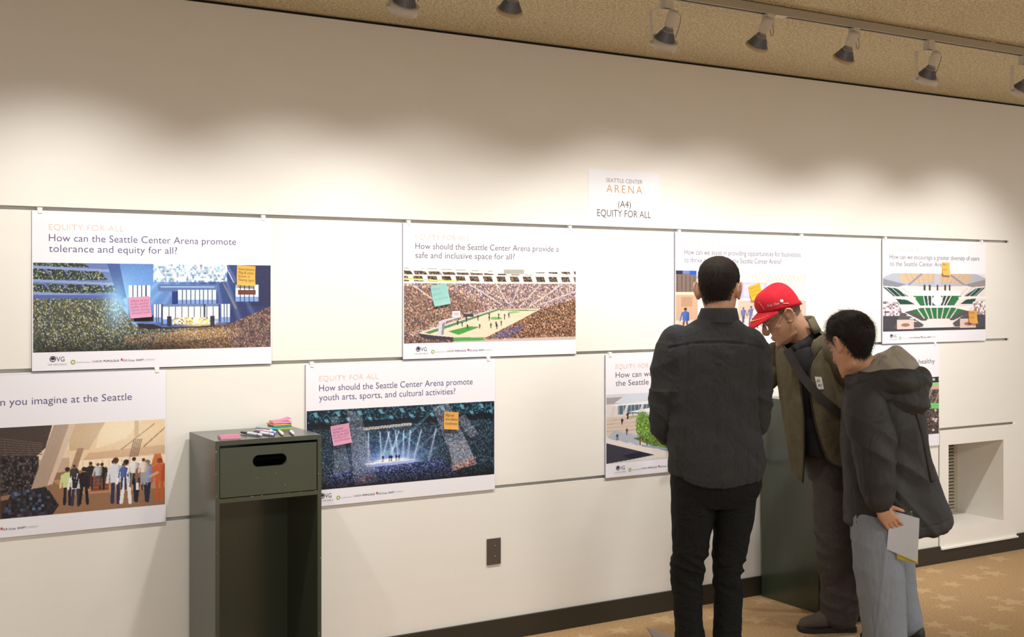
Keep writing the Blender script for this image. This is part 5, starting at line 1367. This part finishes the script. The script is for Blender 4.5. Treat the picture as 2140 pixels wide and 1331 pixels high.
for z, g in ((1.415, .010), (1.450, .004), (1.480, .0), (1.482, -.005), (1.45, -.004)):
    row = []
    for k in range(37):
        a = math.radians(-62+250*k/36); back = math.cos(a-.3)
        row.append(bm.verts.new((-.165-(z-1.42)*.35+(.094+g)*math.cos(a), .030+(.094+g)*math.sin(a), z + .022*back - .045*max(0, -back))))
    rows.append(row)
for a, b in zip(rows, rows[1:]):
    for i in range(36): bm.faces.new((a[i], a[i+1], b[i+1], b[i]))
bmesh.ops.recalc_face_normals(bm, faces=bm.faces[:]); thicken(bm, .004); obj('jacket_collar', bm, M_OLIVE, P2, smooth=True)

# bag strap, name sticker
tj = bvh_of([jk, shirt2]); pts, nr = [], []
for u, z in ((-.262, 1.352), (-.2477, 1.326), (-.1915, 1.231), (-.112, 1.136), (-.017, 1.054), (.070, .990)):
    v_, n_ = surf_v(tj, u, z, .006, -.10); v_ = min(v_, -.138); pts.append((u, v_, z)); nr.append((-.15, -1, .1))
bm = bmesh.new(); band(bm, pts, nr, .040, .003); obj('bag_strap', bm, M_STRAP, P2)
bm = bmesh.new(); qs = ((-.132, 1.226), (-.100, 1.224), (-.088, 1.168), (-.120, 1.166)); n = 8; g2 = []
for j in range(n+1):
    row = []
    for i in range(n+1):
        a, b = V(qs[0]).lerp(V(qs[1]), i/n), V(qs[3]).lerp(V(qs[2]), i/n); q = a.lerp(b, j/n); row.append(bm.verts.new((q.x, surf_v(tj, q.x, q.y, .003)[0], q.y)))
    g2.append(row)
for a, b in zip(g2, g2[1:]):
    for i in range(n): bm.faces.new((a[i], b[i], b[i+1], a[i+1]))
st = obj('name_sticker', bm, mat('sticker_white', (226, 222, 216), .6), P2)
for s_, x, z in (('ZA', -.126, 1.203), ('KI', -.117, 1.182)):
    me = text_mesh(s_, .018, .011, .01, shear=.2, x=x, z=z, rot=-.1); press_on(me, tj, .0042); link('handwriting', me, M_GAP, st)

# trousers
bm = bmesh.new()
loft(bm, [(.72, .012, .05, .118, .120), (.79, .012, .06, .132, .145), (.88, .0, .055, .136, .140), (.96, -.015, .045, .130, .130)], 40, 4, 2.3)
tube(bm, [(.008, .0, .80), (.006, -.002, .64), (.013, .006, .44), (.030, .024, .24), (.036, .040, .12), (.036, .042, .085)], [.106, .105, .098, .086, .087, .087], 28, 5)
tube(bm, [(.04, .13, .80), (.10, .16, .64), (.165, .19, .44), (.195, .22, .24), (.20, .235, .085)], [.100, .100, .094, .084, .084], 28, 5)
tm = remesh(bm, .0055, 4)
displace(tm, lambda p: .012*ridge(p[0]*6+p[2]*5, p[1]*6, p[2]*9)*(.4+.6*math.exp(-((p[2]-.40)/.18)**2)) + .005*ridge(p[0]*5, p[1]*5, p[2]*20)*math.exp(-((p[2]-.15)/.08)**2) + .002*nz(p[0]*26, p[1]*26, p[2]*20))
finish('trousers', tm, M_BROWN2, P2)
shoe('shoe', P2, (.100, .052), (-.160, .038), .106, .118, M_SHOE2, M_SOLE); shoe('shoe', P2, (.265, .245), (-.005, .225), .106, .118, M_SHOE2, M_SOLE)
# ------------------------------------------------------------------ man in the hooded jacket holding papers
M_SKIN3 = skin_mat('skin_warm', (202, 152, 120))
M_JACK3 = mat('dark_rain_jacket', (55, 54, 53), .6, .3, vary=.08, scale=50, bump=.04, bscale=500, fold=.45, fscale=4.5)
M_HOODL = mat('hood_lining_grey', (160, 150, 136), .55, bump=.03, bscale=400, fold=.5, fscale=9); M_GREY3 = mat('grey_trousers', (136, 142, 150), .7, .3, vary=.08, scale=160, stretch=(1, 1, .2), bump=.04, bscale=500, fold=.35, fscale=4, fstretch=(1, 1, .4))
M_HAIR3 = mat('hair_black', (34, 27, 24), .6, .3, vary=.2, scale=70)
P3 = person('man in a dark hooded jacket and grey trousers, holding papers behind his hip', 4.113, -1.059)
HM3 = head_matrix((-.140, .0, 1.376), (-.45, .89), math.radians(23), size=1.06)
bm = bmesh.new(); add_head(bm, HM3)
tube(bm, [(-.035, .0, 1.17), (-.055, .0, 1.23), (-.09, .0, 1.29), (-.122, .0, 1.36)], [.062, .060, .058, .058], 24, 4, ratio=.95)
loft(bm, [(.56, -.0, .03, .120, .12), (.70, .0, .02, .130, .125), (.85, .0, .0, .128, .118), (1.0, .0, 0, .132, .115), (1.12, -.01, 0, .125, .105), (1.19, -.03, 0, .085, .08)], 36, 4, 2.2)
tube(bm, [(-.125, -.11, 1.13), (-.10, -.185, .90), (-.085, -.215, .72), (-.083, -.218, .705)], [.050, .042, .033, .027], 16, 4)
add_hand(bm, (-.083, -.226, .700), (.60, .03, -.80), (.12, 1, .05), 1, curl=(.30, .42, .5, .5), spread=.035, size=.86, tdir=(.93, -.25, -.25))
tube(bm, [(.11, .07, 1.13), (.12, .09, .90), (.12, .10, .76), (.12, .10, .74)], [.050, .042, .033, .027], 16, 4)
add_hand(bm, (.12, .10, .73), (-.3, -.2, -.5), (-.9, -.3, 0), -1, curl=(1, 1, 1, 1), size=.8)
tube(bm, [(-.06, -.06, .62), (-.057, -.088, .566), (-.046, -.09, .419), (-.034, -.09, .272), (-.02, -.085, .10)], [.088, .085, .070, .058, .044], 18, 4)
tube(bm, [(.06, .10, .62), (.075, .13, .50), (.105, .15, .363), (.135, .15, .231), (.16, .15, .10)], [.080, .075, .064, .052, .042], 18, 4)
for u, v in ((-.02, -.085), (.165, .15)): tube(bm, [(u+.01, v, .06), (u-.06, v+.035, .055), (u-.13, v+.08, .040)], [.030, .026, .020], 14, 3)
finish('body', remesh(bm, .0036, 3), M_SKIN3, P3)
for s in (-1, 1):
    bm = bmesh.new(); ellipsoid(bm, HM3 @ V((s*.031, .0845, .0125)), (.0085, .0085, .0055), HM3.to_3x3(), 12); e = obj('eye', bm, M_EYE, P3, smooth=True)
    bm = bmesh.new(); ellipsoid(bm, HM3 @ V((s*.031, .0915, .0105)), (.0035, .0020, .0035), HM3.to_3x3(), 10); obj('iris', bm, M_IRIS, e, smooth=True)
def zl3(a):
    d = math.degrees(a)
    T = ((0, .078), (40, .066), (62, .042), (78, .008), (92, .014), (106, .020), (118, -.020), (135, -.062), (180, -.078))
    for (x0, y0), (x1, y1) in zip(T, T[1:]):
        if x0 <= d <= x1: return y0+(y1-y0)*(d-x0)/(x1-x0)
    return T[-1][1]
def th3(a, z):
    f = min(1, max(0, (z-zl3(a))/.07)); return .001+.022*f**.8+.006*nz(math.cos(a)*3, math.sin(a)*3, z*30)*f
bm = bmesh.new(); hair_shell(bm, HM3, zl3, th3)
def comb3(a, z, s):
    if z > .09: return (.2*s, .9, .35)
    if a < 1.2: return (.5*s, .6, -.3)
    return (0, -.45, -.85)
strands(bm, HM3, 4200, zl3, th3, comb3, lambda a, z: .014+.022*min(1, max(0, (z-zl3(a))/.08)), .0016, 21, lift=.30, jitter=.45)
strands(bm, HM3, 620, lambda a: .040 if a < 1.9 else .2, th3, lambda a, z, s: (.6*s, 1, .4), lambda a, z: .040, .0011, 22, lift=.5, jitter=.5)
strands(bm, HM3, 420, lambda a: .100, th3, lambda a, z, s: (-.5, .5, .6), lambda a, z: .042, .0012, 23, lift=.6, jitter=.4)
obj('hair', bm, M_HAIR3, P3, smooth=True)

# jacket
bm = bmesh.new()
JW = [(.575, .060, -.015, .222, .160), (.63, .056, -.015, .218, .160), (.762, .028, -.015, .203, .155), (.89, .006, -.012, .187, .148), (1.04, .0, -.012, .177, .142), (1.147, -.006, -.01, .157, .128), (1.20, -.022, -.005, .126, .108), (1.245, -.045, .0, .088, .085)]
rows = catmull(JW, 5); rings = []
for k, r in enumerate(rows):
    f = max(0, 1-k/6)
    rings.append(ringpts((r[1], r[2], r[0]), (r[3], 0, 0), (0, r[4], 0), 60, 2.2, (lambda a, f=f: f*(-.012+.030*math.cos(a)**2))))
skin_rings(bm, rings)
tube(bm, [(-.105, -.085, 1.16), (-.118, -.125, 1.105), (-.098, -.178, 1.0), (-.094, -.198, .90), (-.088, -.208, .80), (-.083, -.215, .745)], [.070, .082, .078, .068, .056, .044], 26, 6)
tube(bm, [(.085, .06, 1.16), (.10, .07, 1.10), (.115, .085, .95), (.12, .09, .85), (.12, .10, .76)], [.065, .068, .060, .055, .050], 26, 6)
jm3 = remesh(bm, .0055, 4)
def fold3(p):
    x, y, z = p
    d = .013*ridge(x*5+2, y*5, z*2.0) * (.5+.5*min(1, max(0, (1.15-z)*3)))
    if y < -.14 or (x < -.05 and y < -.1): d += .013*ridge(x*7+z*4, y*6, z*9+x*6)
    d += .010*ridge(x*4, y*4, z*4+x*5+7) + .003*nz(x*18, y*18, z*14)
    if z < .7: d -= .003*math.exp(-((z-.60-.03*(x-.06)**2*20)/.003)**2)
    return d
displace(jm3, fold3)
jk3 = finish('jacket', jm3, M_JACK3, P3)
bm = bmesh.new(); tube(bm, [(-.085, -.213, .765), (-.080, -.217, .683)], [.044, .041], 24, 2, round_caps=False, side=(1, 0, 0)); obj('cuff', bm, M_JACK3, jk3, smooth=True)
bm = bmesh.new(); box(bm, -.092, -.058, -.2625, -.2575, .690, .708); obj('cuff_tab', bm, M_GAP, jk3, bevel=.002)
# hood: dark outer bag folded down the back, pale lining showing above it
bm = bmesh.new()
tube(bm, [(-.150, -.02, 1.215), (-.115, -.095, 1.222), (-.03, -.148, 1.226), (.060, -.155, 1.228), (.135, -.095, 1.228), (.150, .0, 1.228), (.11, .08, 1.22)], [.030, .038, .046, .050, .050, .046, .035], 20, 6, ratio=.75, side=(0, 0, 1))
for c, r in (((.070, -.115, 1.165), (.098, .060, .085)), ((.110, -.085, 1.135), (.062, .065, .070)), ((-.04, -.105, 1.180), (.085, .055, .050))):
    ellipsoid(bm, c, r, None, 22)
hm = remesh(bm, .0055, 14)
displace(hm, lambda p: .013*ridge(p[0]*7+p[2]*9, p[1]*7, p[2]*8+3)+.003*nz(p[0]*20, p[1]*20, p[2]*20))
finish('hood', hm, M_JACK3, P3)
bm = bmesh.new(); rings = []
LR = [(1.19, .010, .0, .150, .125), (1.225, .010, .0, .152, .125), (1.25, .013, .0, .145, .118), (1.285, .028, .0, .118, .098), (1.315, .042, .0, .092, .075), (1.345, .054, .0, .050, .045), (1.370, .060, .0, .014, .018)]
for r in catmull(LR, 4):
    rr = []
    for i in range(48):
        a = 2*PI*i/48; f = 1+.05*ridge(math.cos(a)*2, math.sin(a)*2, r[0]*9)
        zz = r[0]
        rr.append(V((r[1]+r[3]*f*math.cos(a), r[2]+r[4]*f*math.sin(a), zz)))
    rings.append(rr)
skin_rings(bm, rings); lm_ = remesh(bm, .005, 2)
displace(lm_, lambda p: .009*ridge(p[0]*9+p[2]*7, p[1]*9, p[2]*7))
finish('hood_lining', lm_, M_HOODL, P3)
tj3 = bvh_of([jk3]); pts, nr = [], []
for u, z in ((.095, 1.13), (.118, 1.06), (.142, .97), (.160, .88), (.178, .79)):
    v_, n_ = surf_v(tj3, u, z, .004, -.03); pts.append((u, v_, z)); nr.append((.5, -1, 0))
bm = bmesh.new(); band(bm, pts, nr, .026, .003); obj('bag_strap', bm, M_STRAP, P3, smooth=True)
# trousers
bm = bmesh.new()
loft(bm, [(.50, .0, .02, .125, .135), (.58, .005, .02, .140, .145), (.68, .0, .01, .140, .14), (.78, .0, .0, .132, .13)], 40, 4, 2.2)
tube(bm, [(-.05, -.06, .64), (-.055, -.082, .566), (-.046, -.09, .419), (-.034, -.09, .272), (-.018, -.088, .102), (-.014, -.086, .045)], [.104, .104, .101, .099, .094, .093], 28, 5)
tube(bm, [(.06, .10, .64), (.075, .13, .50), (.105, .15, .363), (.128, .15, .231), (.155, .15, .105)], [.094, .088, .080, .074, .074], 28, 5)
tm = remesh(bm, .0055, 4)
displace(tm, lambda p: .006*ridge(p[0]*4+1.5, p[1]*4, p[2]*2.5)+.005*ridge(p[0]*7+p[2]*7, p[1]*6, p[2]*6)*math.exp(-((p[2]-.42)/.15)**2)+.0015*nz(p[0]*26, p[1]*26, p[2]*20) + .003*math.exp(-((p[0]+.055+(.45-p[2])*.08)/.006)**2)*(1 if p[1] < -.12 else 0))
finish('trousers', tm, M_GREY3, P3)
shoe('shoe', P3, (.045, -.115), (-.195, .02), .10, .09, M_SHOE1, M_SOLE); shoe('shoe', P3, (.225, .115), (-.02, .24), .10, .095, M_SHOE1, M_SOLE)

# papers in his hand
def sheet(name, quad, m, label, cat, curve=.006, v0=0.0):
    """quad: TL, TR, BR, BL as (u, z) in the holder's frame, hanging at depth v0"""
    c0 = V(((quad[0][0]+quad[2][0])/2, v0, (quad[0][1]+quad[2][1])/2))
    wpos = Matrix.Translation((4.113, -1.059, 0)) @ Matrix.Rotation(-YAW, 4, 'Z') @ c0
    o = thing(name, label, cat, wpos, -YAW)
    bm = bmesh.new(); n = 10; g_ = []
    for j in range(n+1):
        row = []
        for i in range(n+1):
            a, b = V(quad[0]).lerp(V(quad[1]), i/n), V(quad[3]).lerp(V(quad[2]), i/n); q = a.lerp(b, j/n)
            row.append(bm.verts.new((q.x-c0.x, curve*math.sin(PI*i/n)*.6+.01*(j/n)**2, q.y-c0.z)))
        g_.append(row)
    for a, b in zip(g_, g_[1:]):
        for i in range(n): bm.faces.new((a[i], b[i], b[i+1], a[i+1]))
    bmesh.ops.solidify(bm, geom=bm.faces[:], thickness=.0008)
    obj('page', bm, m, o); return o
sheet('leaflet', [(-.036, .682), (.091, .646), (.085, .455), (-.047, .512)], mat('leaflet_white', (244, 246, 250), .5), 'white leaflet held in the hand of the man in the hooded jacket', 'leaflet', v0=-.212)
sheet('paper_sheet', [(-.012, .60), (.086, .57), (.092, .444), (.001, .468)], mat('yellow_paper', (224, 206, 76), .6), 'yellow paper sticking out below the white leaflet in the hand', 'paper', v0=-.202)
fl = sheet('flyer', [(-.030, .676), (.066, .675), (.066, .57), (-.030, .57)], mat('flyer_card', (176, 176, 166), .5), 'printed flyer peeking out above the white leaflet in the hand', 'flyer', v0=-.196)
bm = bmesh.new()
for k in range(5): bm_q = [bm.verts.new((x, -.0024-.0001*k, z)) for x, z in ((-.02+.014*k, .034), (-.008+.014*k, .034), (-.004+.013*k, .046+.002*(k % 3)), (-.016+.013*k, .044+.002*(k % 2)))]; bm.faces.new(bm_q)
obj('printed_trees', bm, mat('flyer_green', (66, 84, 62), .5), fl)
